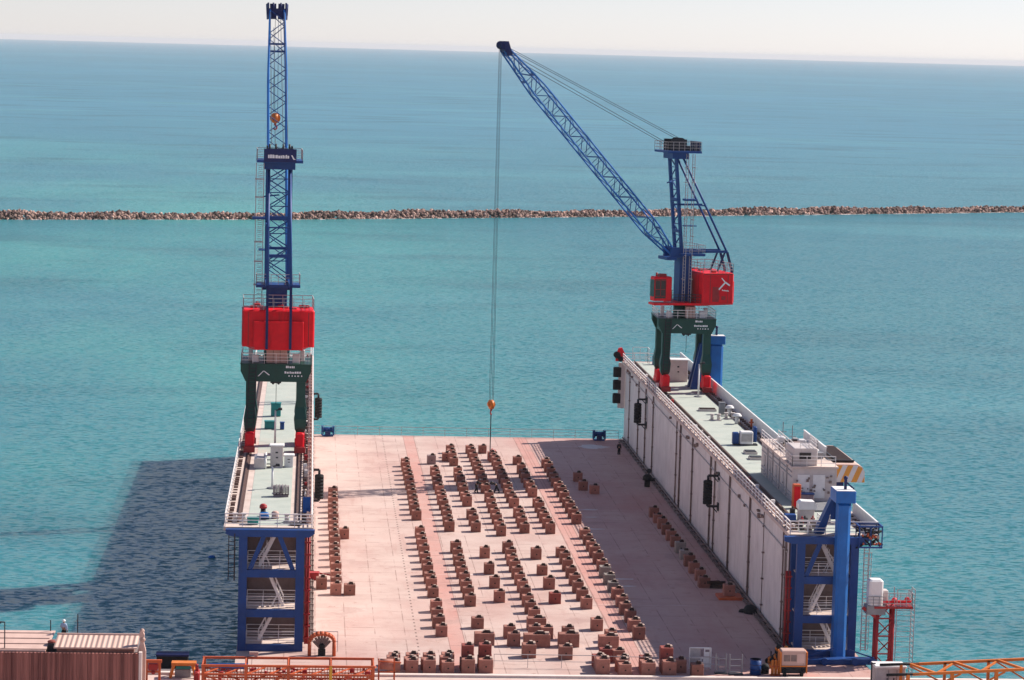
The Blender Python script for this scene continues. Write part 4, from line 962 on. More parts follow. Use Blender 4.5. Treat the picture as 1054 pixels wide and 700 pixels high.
fender('black hanging fender on the left wing beneath the crane', XL, 369.3, 6.2, 8.9, 1)
o = thing('corner_fender', 'stack of black box fenders on the far corner of the right wing', 'fender', (45.55, 396.9, 0))
for z in (5.3, 7.3, 9.2): d = MB(); d.bbox(-.65, .6, -.5, .5, z, z + 1.45, .12); d.build('rubber_body', 'black', o)
d = MB(); d.box(.1, .5, -.3, .3, 4.6, 11.3); d.box(.45, 1.2, -.6, -.4, 4.6, 11.2); d.build('backing_frame', 'offwhite', o)
o = thing('rope_guide', 'red rope guide with dark roller at the far corner of right wing', 'rope guide', (46.0, 396.4, T))
d = MB(); d.prism([(-.9, 0), (.6, 0), (.5, 1.0), (.0, 2.0), (-.5, 1.9), (-.9, .8)], 'y', -.3, .3); d.build('frame', 'red', o)
d = MB(); d.tube((-.7, -.45, .9), (-.7, .45, .9), .5, n=14); d.tube((-.2, -.45, .35), (-.2, .45, .35), .4, n=14); d.build('roller', 'black', o)

def cabinet(name, label, x, y, z, w, d_, h, m, lid=True, legs=False, group=None):
    o = thing(name, label, 'cabinet', (x, y, z), 0, group)
    b_ = MB(); z0 = .25 if legs else .02
    b_.bbox(-w / 2, w / 2, -d_ / 2, d_ / 2, z0, h, .05); b_.build('body', m, o)
    if legs:
        for sx in (-1, 1): l = MB(); l.box(sx * w * .4 - .06, sx * w * .4 + .06, -d_ * .4, d_ * .4, .02, z0 - .003); l.build('leg', 'dark', o)
    if lid: b_ = MB(); b_.bbox(-w / 2 - .12, w / 2 + .12, -d_ / 2 - .12, d_ / 2 + .12, h + .003, h + .16, .05); b_.build('lid', 'white', o)
    b_ = MB(); b_.box(-.14, .14, -d_ / 2 - .02, -d_ / 2 - .003, h * .68, h * .75); b_.box(-.1, .14, -d_ / 2 - .02, -d_ / 2 - .003, h * .45, h * .51); b_.build('handle', 'dark', o)
    return o
cabinet('deck_cabinet', 'tall white deck cabinet with wide lid on the left wing', -3.25, 290.3, T, 1.35, 1.2, 2.35, 'cabinet' if False else 'offwhite', True)
cabinet('deck_cabinet', 'short white cabinet right of the tall lidded cabinet, left wing', -1.95, 290.6, T, .95, 1.0, 1.25, 'white', True)
o = thing('deck_tank', 'pale rounded deck tank left of the tall cabinet on the left wing', 'tank', (-5.05, 289.2, T))
d = MB(); d.prism([(-.6, .05), (.45, .05), (.6, .3), (.6, .9), (.45, 1.15), (-.3, 1.2), (-.6, 1.0)], 'y', -.5, 3.2); d.build('body', 'offwhite', o)
d = MB(); d.tube((.62, -.45, .1), (.62, -.45, 1.15), .12, n=8); d.path([(.62, -.45, 1.15), (.62, 3.0, 1.2)], .12, 8); d.build('pipe', 'white', o)
d = MB()
for dz in (.35, .8): d.bar((-4.4, 290.2, T + dz), (-3.9, 290.2, T + dz), .1)
tag(d.build('pipe_bracket', 'grey'), 'two grey pipes linking tank and tall cabinet on the left wing', 'pipe')
def deck_box(name, label, cat, x, y, z, w, d_, h, m):
    o = thing(name, label, cat, (x, y, z)); b_ = MB(); b_.bbox(-w / 2, w / 2, -d_ / 2, d_ / 2, .08, h, .06); b_.build('body', m, o)
    b_ = MB(); b_.box(-w / 2 - .04, w / 2 + .04, -d_ / 2 - .04, d_ / 2 + .04, h + .002, h + .07); b_.build('lid', m, o)
    b_ = MB(); b_.box(-w * .42, w * .42, -d_ * .4, d_ * .4, .015, .078); b_.build('skid', 'dark', o)
    return o
deck_box('storage_box', 'teal box under the left crane, upper one of two', 'box', -3.9, 330.5, T, 1.2, 1.0, 1.6, 'teal')
deck_box('storage_box', 'low teal box under the left crane, nearer one of two', 'box', -4.45, 319.5, T, 1.25, 1.0, .9, 'teal')
deck_box('storage_box', 'narrow blue box under the left crane beside the pole', 'box', -3.0, 319.0, T, .5, .6, .85, 'blue')
deck_box('storage_box', 'small teal box at the near rail of the left wing', 'box', -5.0, 255.2, T, 1.05, .8, .6, 'teal')
def pole(label, x, y, z, h):
    o = thing('lamp_pole', label, 'pole', (x, y, z)); b_ = MB(); b_.tube((0, 0, .02), (0, 0, h), .13, .1, n=10); b_.build('post', 'white', o)
    b_ = MB(); b_.tube((0, 0, .015), (0, 0, .14), .55, n=16); b_.build('base', 'grey', o)
    b_ = MB(); b_.bar((0, 0, h), (.45, 0, h + .1), .12); b_.bbox(.3, .75, -.2, .2, h + .05, h + .3, .04); b_.build('lamp', 'dark', o)
    return o
pole('white lamp pole in the middle of the left wing under the crane', -3.65, 305.5, T, 4.1)
pole('white lamp pole on the right wing in front of the crane', 51.7, 356.0, T, 4.4)
pole('thin white lamp pole just in front of the tall cabinet, left wing', -3.5, 276.0, T, 2.3)
o = thing('capstan_winch', 'greyish purple ribbed winch on the left wing deck', 'winch', (-2.55, 271.2, T))
d = MB(); d.box(-.75, .75, -.45, .45, .02, .22); d.box(-.8, -.68, -.4, .4, .22, 1.1); d.box(.68, .8, -.4, .4, .22, 1.1); d.build('frame', 'purplegrey', o)
d = MB()
for k_ in range(9): d.tube((-.66 + k_ * .15, 0, .75), (-.55 + k_ * .15, 0, .75), .5 if k_ % 2 else .42, n=14)
d.build('drum', 'purplegrey', o)
d = MB(); d.box(-.2, .2, 1.6, 2.6, .03, .7); d.build('gearbox', 'grey', o)
o = thing('mooring_capstan', 'mooring capstan with red cap and blue cover near left wing end', 'capstan', (-3.7, 258.2, T))
d = MB(); d.box(-1.0, .2, -.5, .5, .02, .2); d.tube((-.4, .2, .2), (-.4, .2, 1.0), .3, .24, n=14); d.build('pedestal', 'dark', o)
d = MB(); d.tube((-.4, .2, 1.0), (-.4, .2, 1.25), .36, n=16); d.ball((-.4, .2, 1.25), .34, 12, 6, (1, 1, .6)); d.build('cap', 'red_dark', o)
d = MB(); d.bbox(-.75, .15, -.7, -.1, .2, .7, .1); d.build('cover', 'blue_light', o)
d = MB(); d.tube((.75, .2, .02), (.75, .2, .5), .38, .3, n=14); d.ball((.75, .2, .55), .36, 12, 6, (1, 1, .6)); d.build('bollard', 'cabinet', o)
o = thing('notice_board', 'dark blue board on the inner rail at the left wing end', 'board', (.1, 259.8, T))
d = MB(); d.add([(-.42, 0, .35), (.32, 0, .35), (.32, .9, 1.75), (-.42, .9, 1.75), (-.42, .06, .35), (.32, .06, .35), (.32, .96, 1.75), (-.42, .96, 1.75)], [(0, 1, 2, 3), (7, 6, 5, 4), (0, 4, 5, 1), (1, 5, 6, 2), (2, 6, 7, 3), (3, 7, 4, 0)]); d.build('panel', 'blue', o)
d = MB(); d.bar((-.3, .4, .01), (-.3, .5, 1.0), .07); d.bar((.2, .4, .01), (.2, .5, 1.0), .07); d.build('post', 'dark', o)
o = thing('wire_coil', 'dark coiled hose lying by the near rail of left wing', 'hose', (-.95, 254.9, T))
d = MB()
for k_ in range(20): t0, t1 = R(k_ * 18), R(k_ * 18 + 18); d.tube((.5 * math.cos(t0), .3 * math.sin(t0), .12), (.5 * math.cos(t1), .3 * math.sin(t1), .12), .12, n=6)
d.build('hose', 'dark', o)
def bollard(label, x, y):
    o = thing('bollard', label, 'bollard', (x, y, T), 0, 'white double bollards on the wing decks')
    d = MB(); d.box(-.75, .75, -.3, .3, .02, .15); d.build('base', 'offwhite', o)
    for sx in (-1, 1): d = MB(); d.tube((sx * .42, 0, .15), (sx * .42, 0, .75), .2, n=12); d.tube((sx * .42, 0, .75), (sx * .42, 0, .86), .28, n=12); d.build('post', 'offwhite', o)
    return o
for x, y, l_ in ((-1.4, 256.2, 'pale double bollard behind the near rail, right side of left wing'), (-6.3, 256.4, 'pale double bollard behind the near rail, left corner of left wing'), (52.6, 334.5, 'pale double bollard beside mushroom vents on the right wing'), (50.6, 333.0, 'pale double bollard left of the mushroom vents, right wing'), (51.4, 259.6, 'pale double bollard between the brackets of the near mooring column')): bollard(l_, x, y)

# right wing deck
cabinet('deck_cabinet', 'large white cabinet beneath the crane on the right wing', 51.1, 373.0, T, 2.7, 2.0, 3.0, 'offwhite', True)
o = thing('cooling_unit', 'white cooling unit with blue motors on the right wing deck', 'cooling unit', (51.15, 312.3, T))
d = MB(); d.bbox(-.75, .75, -.6, .6, .2, 1.65, .08); d.build('casing', 'white', o)
d = MB(); d.bbox(-1.6, -.85, -.3, .5, .15, 1.5, .08); d.build('motor', 'blue', o)
d = MB(); d.bbox(.9, 1.35, .4, 1.2, .3, 2.1, .08); d.build('motor', 'blue', o)
d = MB(); d.box(-1.5, 1.3, -.55, .5, .02, .18); d.build('skid', 'dark', o)
d = MB(); d.box(-.75 + .1, .65, -.63, -.603, .5, 1.4); d.build('grille', 'rail_dull', o)
def hatch(label, x, y, w, d_, m):
    o = thing('deck_hatch', label, 'hatch', (x, y, T)); b_ = MB(); b_.box(-w / 2, w / 2, -d_ / 2, d_ / 2, .022, .3); b_.build('coaming', 'offwhite', o)
    b_ = MB(); b_.bbox(-w / 2 + .08, w / 2 - .08, -d_ / 2 + .08, d_ / 2 - .08, .303, .38, .03); b_.build('cover', m, o); return o
hatch('flat dark hatch across the right wing deck behind the cooling unit', 50.9, 342.0, 2.2, 1.3, 'tread')
hatch('dark slotted hatch just in front of the cooling unit', 50.6, 305.5, 1.4, 1.6, 'dark')
hatch('second dark slotted hatch in front of the cooling unit', 50.5, 301.2, 1.5, 1.4, 'dark')
deck_box('vent_box', 'small grey vent box right of the flat dark hatch', 'vent', 52.3, 339.0, T, .75, .75, 1.5, 'grey')
for x, y, l_ in ((53.1, 337.8, 'white mushroom vent nearest the bulwark, right wing'), (52.9, 330.3, 'white mushroom vent nearer the camera by the bulwark, right wing')):
    o = thing('mushroom_vent', l_, 'vent', (x, y, T)); d = MB(); d.tube((0, 0, .02), (0, 0, 1.0), .28, n=12); d.build('pipe', 'white', o); d = MB(); d.tube((0, 0, .95), (0, 0, 1.15), .62, .5, n=16); d.ball((0, 0, 1.15), .5, 14, 6, (1, 1, .45)); d.build('hood', 'white', o)
o = thing('mooring_winch', 'blue and white winch pair on the far end of the right wing', 'winch', (51.4, 392.5, T), 0, 'blue mooring winches on the dock corners')
d = MB(); d.box(-1.3, 1.6, -.5, .5, .02, .25); d.bbox(-1.3, -.6, -.4, .5, .25, 1.3, .1); d.bbox(.7, 1.3, -.4, .5, .25, 1.2, .1); d.build('frame', 'blue', o)
d = MB(); d.tube((-.55, 0, .75), (.65, 0, .75), .42, n=14); d.build('drum', 'white', o)
d = MB(); d.tube((.6, .6, .2), (.6, .6, 2.8), .06, n=6); d.ball((.6, .6, 2.9), .26, 8, 5); d.build('lamp', 'dark', o)
d = MB(); d.railing([(47.4, 394.6, T), (49.6, 394.6, T)], 2.3, 2, 1.1, .035); d.railing([(49.6, 394.6, T), (49.6, 392.2, T)], 2.3, 2, 1.1, .035)
tag(d.build('guard_frame', 'rail'), 'white pipe guard frame at the far end of the right wing', 'guard rail')
for x, y, l_ in ((53.6, 389, 'red fire hydrant at the far outer corner of the right wing'), (54.1, 326.6, 'red fire hydrant by the bulwark midway along the right wing')):
    o = thing('fire_hydrant', l_, 'hydrant', (x, y, T)); d = MB(); d.tube((0, 0, .02), (0, 0, 1.0), .13, n=10); d.ball((0, 0, 1.03), .17, 10, 6); d.build('barrel', 'orangered', o)
    d = MB(); d.tube((-.28, 0, .75), (.28, 0, .75), .09, n=8); d.build('outlet', 'orangered', o)
o = thing('lifebuoy_cabinet', 'orange red upright locker by the deckhouse front', 'locker', (49.3, 268.4, T))
d = MB(); d.bbox(-.4, .4, -.4, .4, .05, 2.5, .05); d.build('body', 'orangered', o); d = MB(); d.box(-.3, .3, -.42, -.403, .3, 2.3); d.build('door', 'red', o)
o = thing('deck_locker', 'white locker with rounded hood behind the near mooring column', 'locker', (49.0, 261.3, T))
d = MB(); d.bbox(-.75, .75, -.6, .6, .05, 1.2, .06); d.build('body', 'offwhite', o)
d = MB(); d.prism([(-.85, 1.203), (.9, 1.203), (.95, 1.7), (.7, 2.0), (-.6, 2.05), (-.85, 1.8)], 'y', -.7, .7); d.build('hood', 'white', o)
o = thing('deck_locker', 'blue grey locker against the deckhouse front, right wing', 'locker', (50.6, 270.9, T + .2))
d = MB(); d.bbox(-.9, .9, -.4, .4, .02, .9, .06); d.build('body', 'purplegrey', o); d = MB(); d.box(-.95, .95, -.45, .45, .903, 1.0); d.build('lid', 'blue', o)
o = thing('deck_box', 'blue box on the inner rail at the near end of right wing', 'box', (46.6, 257.4, T)); d = MB(); d.bbox(-.4, .7, -.3, .5, .6, 1.3, .05); d.build('body', 'blue', o); d = MB(); d.bar((-.3, 0, .01), (-.3, 0, .6), .08); d.bar((.6, 0, .01), (.6, 0, .6), .08); d.build('leg', 'dark', o)
o = thing('rope_net', 'blue framed basket of dark ropes at the outer near corner of right wing', 'basket', (53.6, 252.8, T - .9))
d = MB()
for z in (.0, 2.0):
    d.bar((-1.1, -.7, z), (1.1, -.7, z), .14); d.bar((-1.1, .9, z), (1.1, .9, z), .14); d.bar((1.1, -.7, z), (1.1, .9, z), .14); d.bar((-1.1, -.7, z), (-1.1, .9, z), .14)
for x, y in ((-1.1, -.7), (1.1, -.7), (-1.1, .9), (1.1, .9), (0, -.7)): d.bar((x, y, 0), (x, y, 2.0), .1)
d.build('frame', 'blue', o)
rnd = random.Random(6); d = MB()
for k_ in range(60): p = Vector((rnd.uniform(-1, 1), rnd.uniform(-.6, .8), rnd.uniform(.1, 1.7))); d.tube(p, p + Vector((rnd.uniform(-.6, .6), rnd.uniform(-.3, .3), rnd.uniform(-.4, .4))), .09, n=5)
d.build('rope_pile', 'black', o)
for k_ in range(14): d = MB(); p = Vector((rnd.uniform(-1, 1), rnd.uniform(-.75, -.65), rnd.uniform(.2, 1.5))); d.ball(p, .12, 6, 4); d.build('float', 'orangered', o)
rnd = random.Random(41)
for kk in range(14):
    x, y = rnd.uniform(47.0, 49.3), rnd.uniform(254.6, 266.0); w_, h_ = rnd.uniform(.12, .35), rnd.uniform(.3, 1.0)
    d = MB(); d.bbox(x - w_, x + w_, y - w_, y + w_, T + .03, T + h_, .03); d.tube((x, y, T + h_), (x, y, T + h_ + .2), .08, n=8); d.build('deck_valve', rnd.choice(['rail', 'pipe', 'offwhite', 'dark', 'red_dark']), wr)
d = MB(); d.railing([(47.2, 255.2, T), (49.8, 255.2, T), (49.8, 259.5, T)], 1.1, 2, .9, .04); d.build('deck_railing', 'rail', wr)
# caged ladder below it
o = thing('caged_ladder', 'grey caged ladder down the outer near edge of the right wing', 'ladder', (53.45, 252.9, 0))
d = MB(); d.ladder((0, 0, .5), (0, 0, 10.6), (1, 0, 0), .5, .33, .05); d.build('ladder', 'rail_dull', o)
d = MB()
for k_ in range(18):
    z = .8 + k_ * .55; pts = [Vector((.42 * math.cos(t), -.35 + .42 * math.sin(t), z)) for t in [R(200 + i * 28) for i in range(6)]]
    for a_, b_ in zip(pts, pts[1:]): d.bar(a_, b_, .05)
for t in (215, 270, 325): d.bar((.42 * math.cos(R(t)), -.35 + .42 * math.sin(R(t)), .8), (.42 * math.cos(R(t)), -.35 + .42 * math.sin(R(t)), 10.2), .05)
d.build('cage', 'rail_dull', o)

# shore access tower right of the dock
o = thing('access_tower', 'rusty red pipe tower with white cabin beside the right stair frame', 'tower', (54.6, 250.0, -3.2))
d = MB()
for x, y in ((-.6, -.5), (.9, -.5), (-.6, .6), (.9, .6)): d.tube((x, y, 0), (x, y, 8.6), .16, n=8)
for k_ in range(5): z = .8 + k_ * 1.7; d.bar((-.6, -.5, z), (.9, -.5, z + 1.5), .1); d.bar((.9, -.5, z), (-.6, -.5, z + 1.5), .1); d.bar((-.6, -.5, z), (.9, -.5, z), .12)
d.bar((-.6, -.4, 7.6), (-2.0, -.4, 8.6), .3); d.build('lattice_post', 'red_dark', o)
d = MB(); d.box(-1.0, 2.7, -.9, .9, 8.6, 8.8); d.build('platform', 'red_dark', o)
d = MB(); d.tube((-.3, -.3, 9.05), (2.6, -.3, 9.25), .16, n=8); d.ball((1.0, -.3, 9.3), .3, 8, 5); d.ball((2.2, -.3, 9.4), .26, 8, 5); d.build('hose_arm', 'red', o)
d = MB()
for x in (1.2, 2.9):
    for y in (-.6, .8): d.bar((x, y, 2.0), (x, y, 10.4), .07)
for k_ in range(17): z = 2.4 + k_ * .5; d.bar((1.2, -.6, z), (2.9, -.6, z), .045); d.bar((2.9, -.6, z), (2.9, .8, z), .045)
d.railing([(-.2, -.85, 8.8), (2.6, -.85, 8.8), (2.6, .85, 8.8)], 1.3, 3, .55, .03); d.build('scaffold_cage', 'rail_dull', o)
d = MB(); d.bbox(-1.5, -.15, -.7, .7, 8.85, 11.3, .16); cb = d.build('cabin', 'white', o)
d = MB(); d.bbox(-.1, .45, -.1, .9, 8.8, 10.2, .06); d.build('side_box', 'offwhite', cb)
d = MB(); d.box(-1.7, .1, -.8, .75, 8.0, 8.83); d.railing([(-1.65, -.8, 8.83), (.0, -.8, 8.83)], .9, 2, .5, .03); d.build('cabin_platform', 'grey', cb)

# ------------------------------------------------------------------ objects on the floor near the quay
o = thing('pipe_arch', 'rusty orange arched pipe bundle standing by the left stair frame', 'pipe arch', (1.7, 250.6, 0))
d = MB()
for y in (0, .5):
    pts = [(-1.15, y, 0), (-1.15, y, 1.35)] + [(-1.15 * math.cos(R(a_)) * 1.0, y, 1.35 + .75 * math.sin(R(a_))) for a_ in range(20, 161, 20)] + [(1.15, y, 1.35), (1.15, y, 0)]
    for a_, b_ in zip(pts, pts[1:]): d.tube(a_, b_, .17, n=8)
d.build('outer_pipe', 'orangered', o)
d = MB()
for k_ in range(7): t = R(25 + k_ * 22); d.tube((0, .25, .55), (.85 * math.cos(t), .25, 1.0 + .95 * math.sin(t)), .14, n=6)
d.build('fan_pipe', 'pipe', o)
d = MB(); d.box(-.35, .35, 0, .5, .01, .6); d.ball((0, .2, .9), .32, 8, 5); d.build('hub', 'black', o)

o = thing('generator', 'pale pink generator set on the floor before the right stair frame', 'generator', (45.15, 243.9, 0))
d = MB(); d.bbox(-1.15, 1.15, 0, 1.3, 1.05, 2.45, .06); d.build('canopy', 'cabinet', o)
d = MB(); d.box(-.95, -.35, -.02, -.003, 1.45, 2.05); d.box(-.28, .25, -.02, -.003, 1.45, 2.05); d.build('grille', 'pipe', o)
d = MB(); d.box(.3, 1.0, -.02, -.003, 1.3, 2.15); d.build('door', 'roofpale', o)
d = MB(); d.box(-1.1, 1.1, .1, 1.2, .3, 1.047); d.bar((-1.1, .05, .5), (1.1, .05, .9), .08); d.bar((-1.1, .05, .9), (1.1, .05, .5), .08); d.build('chassis', 'dark', o)
d = MB()
for x in (-1.22, 1.22): d.box(x - .06, x + .06, -.05, 1.35, .35, 2.3)
d.box(-1.2, 1.2, -.08, -.03, .95, 1.05); d.build('crash_frame', 'orange', o)
for x in (-.8, .8): d = MB(); d.tube((x - .12, .2, .4), (x + .12, .2, .4), .4, n=14); d.build('wheel', 'black', o)
o = thing('gas_bottle_rack', 'orange gas bottles in a rack left of the generator', 'bottle rack', (43.55, 244.4, 0))
for x in (-.28, .02, .32): d = MB(); d.tube((x, 0, .08), (x, 0, 1.35), .14, n=10); d.ball((x, 0, 1.35), .14, 10, 6); d.build('bottle', 'orange', o)
d = MB(); d.box(-.5, .5, -.25, .25, .01, .08); d.bar((-.5, -.2, .9), (.5, -.2, .9), .06); d.build('frame', 'orangered', o)
o = thing('chain_heap', 'heap of orange and black mooring gear at the foot of right wing', 'chain heap', (44.9, 248.6, 0))
rnd = random.Random(8)
d = MB()
for k_ in range(46):
    p = Vector((rnd.gauss(0, .75), rnd.gauss(0, .6), 0)); p.z = max(.12, 2.3 * math.exp(-(p.x ** 2 + p.y ** 2) * .9) * rnd.uniform(.4, 1))
    if k_ % 3: d.ball(p, rnd.uniform(.18, .32), 8, 5)
    else: e_ = MB(); e_.ball(p, rnd.uniform(.2, .32), 8, 5); e_.build('float', 'orange', o)
for k_ in range(12): p = Vector((rnd.uniform(-1.3, 1.3), rnd.uniform(-.7, .7), .05)); d.bar(p, p + Vector((0, 0, rnd.uniform(.8, 2.2))), .1)
d.build('chain', 'black', o)
o = thing('drum', 'dark blue drum standing between ladder frames and generator', 'drum', (41.75, 244.8, 0))
d = MB(); d.tube((0, 0, .01), (0, 0, 1.45), .52, n=20); d.build('shell', 'blue', o); d = MB()
for z in (.03, .5, .95, 1.42): d.tube((0, 0, z - .03), (0, 0, z + .03), .55, n=20)
d.build('hoop', 'navy', o)
d = MB(); d.ball((.95, .3, .55), .42, 10, 6); d.bbox(.6, 1.3, .1, .6, .01, .5, .05); tag(d.build('pump', 'black', None, (41.75, 244.8, 0)), 'small black pump touching the right side of the blue drum', 'pump')
for x, lb in ((38.35, 'a'), (40.0, 'b')): pass
def hframe(label, x, y, w):
    o = thing('ladder_frame', label, 'frame', (x, y, 0), 0, 'grey ladder frames near the drum'); d = MB()
    d.bar((-w / 2, 0, 0.01), (-w / 2, 0, 1.9), .1); d.bar((w / 2, 0, .01), (w / 2, 0, 1.9), .1)
    d.build('upright', 'grey', o); d = MB()
    for z in (.25, .8, 1.4): d.bar((-w / 2 + .05, 0, z), (w / 2 - .05, 0, z), .07)
    d.build('rung', 'grey', o); d = MB(); d.box(-w / 2 - .1, w / 2 + .1, -.35, .35, .005, .09); d.build('foot', 'dark', o)
hframe('grey ladder frame beside the white rack', 38.55, 245.0, .95); hframe('wider grey ladder frame beside the blue drum', 39.9, 244.7, 1.15)
o = thing('notice_rack', 'white panelled rack with paper notices left of the ladder frames', 'rack', (36.85, 246.8, 0))
d = MB(); d.bar((-1.0, 0, .01), (-1.0, 0, 2.0), .09); d.bar((1.0, 0, .01), (1.0, 0, 2.0), .09); d.bar((-1, 0, 2.0), (1, 0, 2.0), .09); d.bar((-1, 0, 1.05), (1, 0, 1.05), .09); d.bar((-1, 0, .2), (1, 0, .2), .09); d.build('frame', 'white', o)
d = MB(); d.box(-.95, 0, .02, .05, 1.1, 1.95); d.box(-.95, 0, .02, .05, .25, 1.0); d.build('grid_panel', 'rail_dull', o)
d = MB(); d.box(.03, .95, -.05, -.02, .25, 1.0); d.box(.35, .95, -.05, -.02, 1.2, 1.95); d.build('paper', 'white', o)
d = MB(); d.box(.05, .25, -.06, -.051, 1.2, 1.8); d.box(.45, .85, -.06, -.051, 1.62, 1.85); d.box(.15, .28, -.06, -.051, .6, .95); d.build('print_block', 'purplegrey', o)
o = thing('bollard', 'black mushroom bollard in the shade by the right wing wall', 'bollard', (44.8, 352.5, 0)); d = MB(); d.tube((0, 0, .005), (0, 0, 1.0), .38, n=12); d.build('post', 'black', o); d = MB(); d.tube((0, 0, .9), (0, 0, 1.35), .62, n=14); d.ball((0, 0, 1.35), .58, 12, 6, (1, 1, .6)); d.build('cap', 'black', o)
o = thing('pipe_valve', 'dark valve set beside the wall pipes behind the black bollard', 'valve', (45.5, 356.5, 0)); d = MB(); d.tube((-.6, 0, .35), (.8, 0, .35), .22, n=10); d.tube((0, 0, .35), (0, 0, 1.5), .12, n=8); d.build('body', 'dark', o); d = MB(); d.tube((0, -.05, 1.5), (0, .05, 1.5), .32, n=12); d.build('handwheel', 'dark', o)
o = thing('tarpaulin_heap', 'black tarpaulin heap by the wall near the orange plate', 'tarpaulin', (45.7, 272.4, 0))
d = MB(); d.ball((0, 0, .2), .75, 12, 7, (1.0, 1.2, .9)); d.ball((-.7, .3, .1), .4, 10, 6, (1.2, .8, .7)); d.build('sheet', 'black', o)
o = thing('timber_pile', 'dark timber pieces heaped behind the orange plate block', 'timber pile', (44.2, 286.0, 0))
d = MB(); rnd = random.Random(14)
for k_ in range(7): x, y = rnd.uniform(-.6, .6), rnd.uniform(-1.5, 1); d.bar((x - .7, y, .15 + .12 * k_ % .6), (x + .7, y + rnd.uniform(-.5, .5), .15 + .12 * k_ % .6), .28)
d.build('timber', 'timber', o)
o = thing('dark_red_crate', 'dark red flat crate between left wing and nearest lone block', 'crate', (.95, 287.2, 0)); d = MB(); d.bbox(-.55, .55, -.5, .5, .004, .75, .05); d.build('body', 'red_dark', o); d = MB(); d.box(-.6, .6, -.55, .55, .753, .82); d.bar((.6, 0, .7), (1.8, 0, .5), .14); d.build('lid', 'red_dark', o)
for x, y, lb in ((1.6, 295, 'c'),): pass

# ------------------------------------------------------------------ quay foreground
def truss_span(label, x0, x1, y0, y1, z0, zt, drop, posts, m, group=None, diag=False, fill='mesh'):
    """walkway truss: two side frames, posts, rails, floor grating and slats"""
    cx_, cy_ = (x0 + x1) / 2, (y0 + y1) / 2
    o = thing('truss_gangway', label, 'gangway', (cx_, cy_, 0))
    return o
# left red truss gangway (a box of rails standing on the quay)
o = thing('truss_gangway', 'orange red steel truss gangway lying along the quay before left wing', 'gangway', (-1.3, 236.8, 0))
hx = 7.6; zt = 2.55; ys = (-1.6, 1.6)
for y in ys:
    d = MB(); d.bar((-hx, y, zt), (hx, y, zt), .2); d.bar((-hx, y, zt - .75), (hx, y, zt - .75), .16); d.bar((-hx, y, .25), (hx, y, .25), .24)
    d.build('chord', 'orangered', o)
    for i in range(5):
        x = -hx + .15 + i * (2 * hx - .3) / 4
        d = MB(); d.bar((x, y, .01), (x, y, zt + .06), .26); d.build('post', 'yellow' if (i == 3 and y < 0) else 'orangered', o)
d = MB()
for y in ys:
    for i in range(4):
        xa = -hx + .15 + i * (2 * hx - .3) / 4; xb = xa + (2 * hx - .3) / 4
        d.bar((xa, y, .3), (xb, y, zt - .8), .12) if i % 2 else d.bar((xa, y, zt - .8), (xb, y, .3), .12)
        for k_ in range(1, 9): x = xa + (xb - xa) * k_ / 9; d.bar((x, y, .25), (x, y, 1.25), .055)
        d.bar((xa, y, 1.25), (xb, y, 1.25), .1); d.bar((xa, y, .75), (xb, y, .75), .07); d.bar((xa, y, 1.55), (xb, y, 1.55), .07)
        for k_ in range(1, 14): x = xa + (xb - xa) * k_ / 14; d.bar((x, y, .75), (x, y, 1.8), .05)
for i in range(17): x = -hx + .1 + i * (2 * hx - .2) / 16; d.bar((x, ys[0], zt if i % 4 == 0 else .3), (x, ys[1], zt if i % 4 == 0 else .3), .11)
for i in range(8): x = -hx + .2 + i * 1.9; d.bar((x, ys[0], zt - .7), (x + 1.9, ys[1], zt - .7), .1)
d.build('bracing', 'orangered', o)
d = MB(); d.box(-hx + .3, hx - .3, ys[0] + .2, ys[1] - .2, .3, .36); d.build('grating', 'mesh', o)
d = MB(); rnd = random.Random(12)
for k_ in range(40): x, y = rnd.uniform(-hx + .4, hx - .8), rnd.uniform(ys[0] + .3, ys[1] - .3); z = rnd.choice((.4, 1.0, 1.5)); d.bbox(x, x + rnd.uniform(.15, .6), y, y + .25, z, z + rnd.uniform(.12, .35), .03)
for k_ in range(6): y = ys[0] + .5 + k_ * .4; d.tube((-hx + .4, y, .5 + .2 * (k_ % 3)), (hx - .5, y, .6 + .25 * (k_ % 2)), .06, n=6)
d.build('pipework', 'red_dark', o)
d = MB(); d.bbox(-hx - .7, -hx - .2, -.6, .9, .3, 1.7, .1); d.tube((-hx - .45, 0, 1.7), (-hx - .45, 0, 2.3), .14, n=8); d.build('winding_gear', 'red_dark', o)
d = MB(); d.bar((-2.9, 1.7, zt), (-2.9, 1.7, zt + .5), .3); d.bar((-3.5, 1.7, zt + .4), (-2.7, 1.7, zt + .4), .25); d.build('end_plate', 'cabinet', o)
d = MB()
for (xa, z, r) in ((-7, 1.95, .09), (-7, 2.1, .07)): d.tube((xa, 1.0, z), (xa + 3.4, 1.1, z), r, n=6); d.tube((xa, .6, z), (xa + 3.2, .4, z - .05), r, n=6)
d.build('cable_run', 'blue_light', o)
o = thing('cable_reel', 'rust red cable reel stand at the right end of the gangway', 'cable reel', (7.5, 241.0, 0))
d = MB(); d.bar((-.7, -.5, 0.01), (-.7, -.5, 1.9), .12); d.bar((.7, -.5, .01), (.7, -.5, 1.9), .12); d.bar((-.8, -.5, .9), (.8, -.5, .9), .12); d.bar((-.8, -.5, 1.9), (1.3, -.5, 1.75), .1); d.bar((-.7, .5, 0.01), (-.7, .5, 1.9), .12); d.bar((.7, .5, .01), (.7, .5, 1.9), .12); d.build('frame', 'orangered', o)
d = MB(); d.tube((-.6, 0, 1.5), (.6, 0, 1.5), .5, n=16); d.build('reel', 'concrete_block', o)

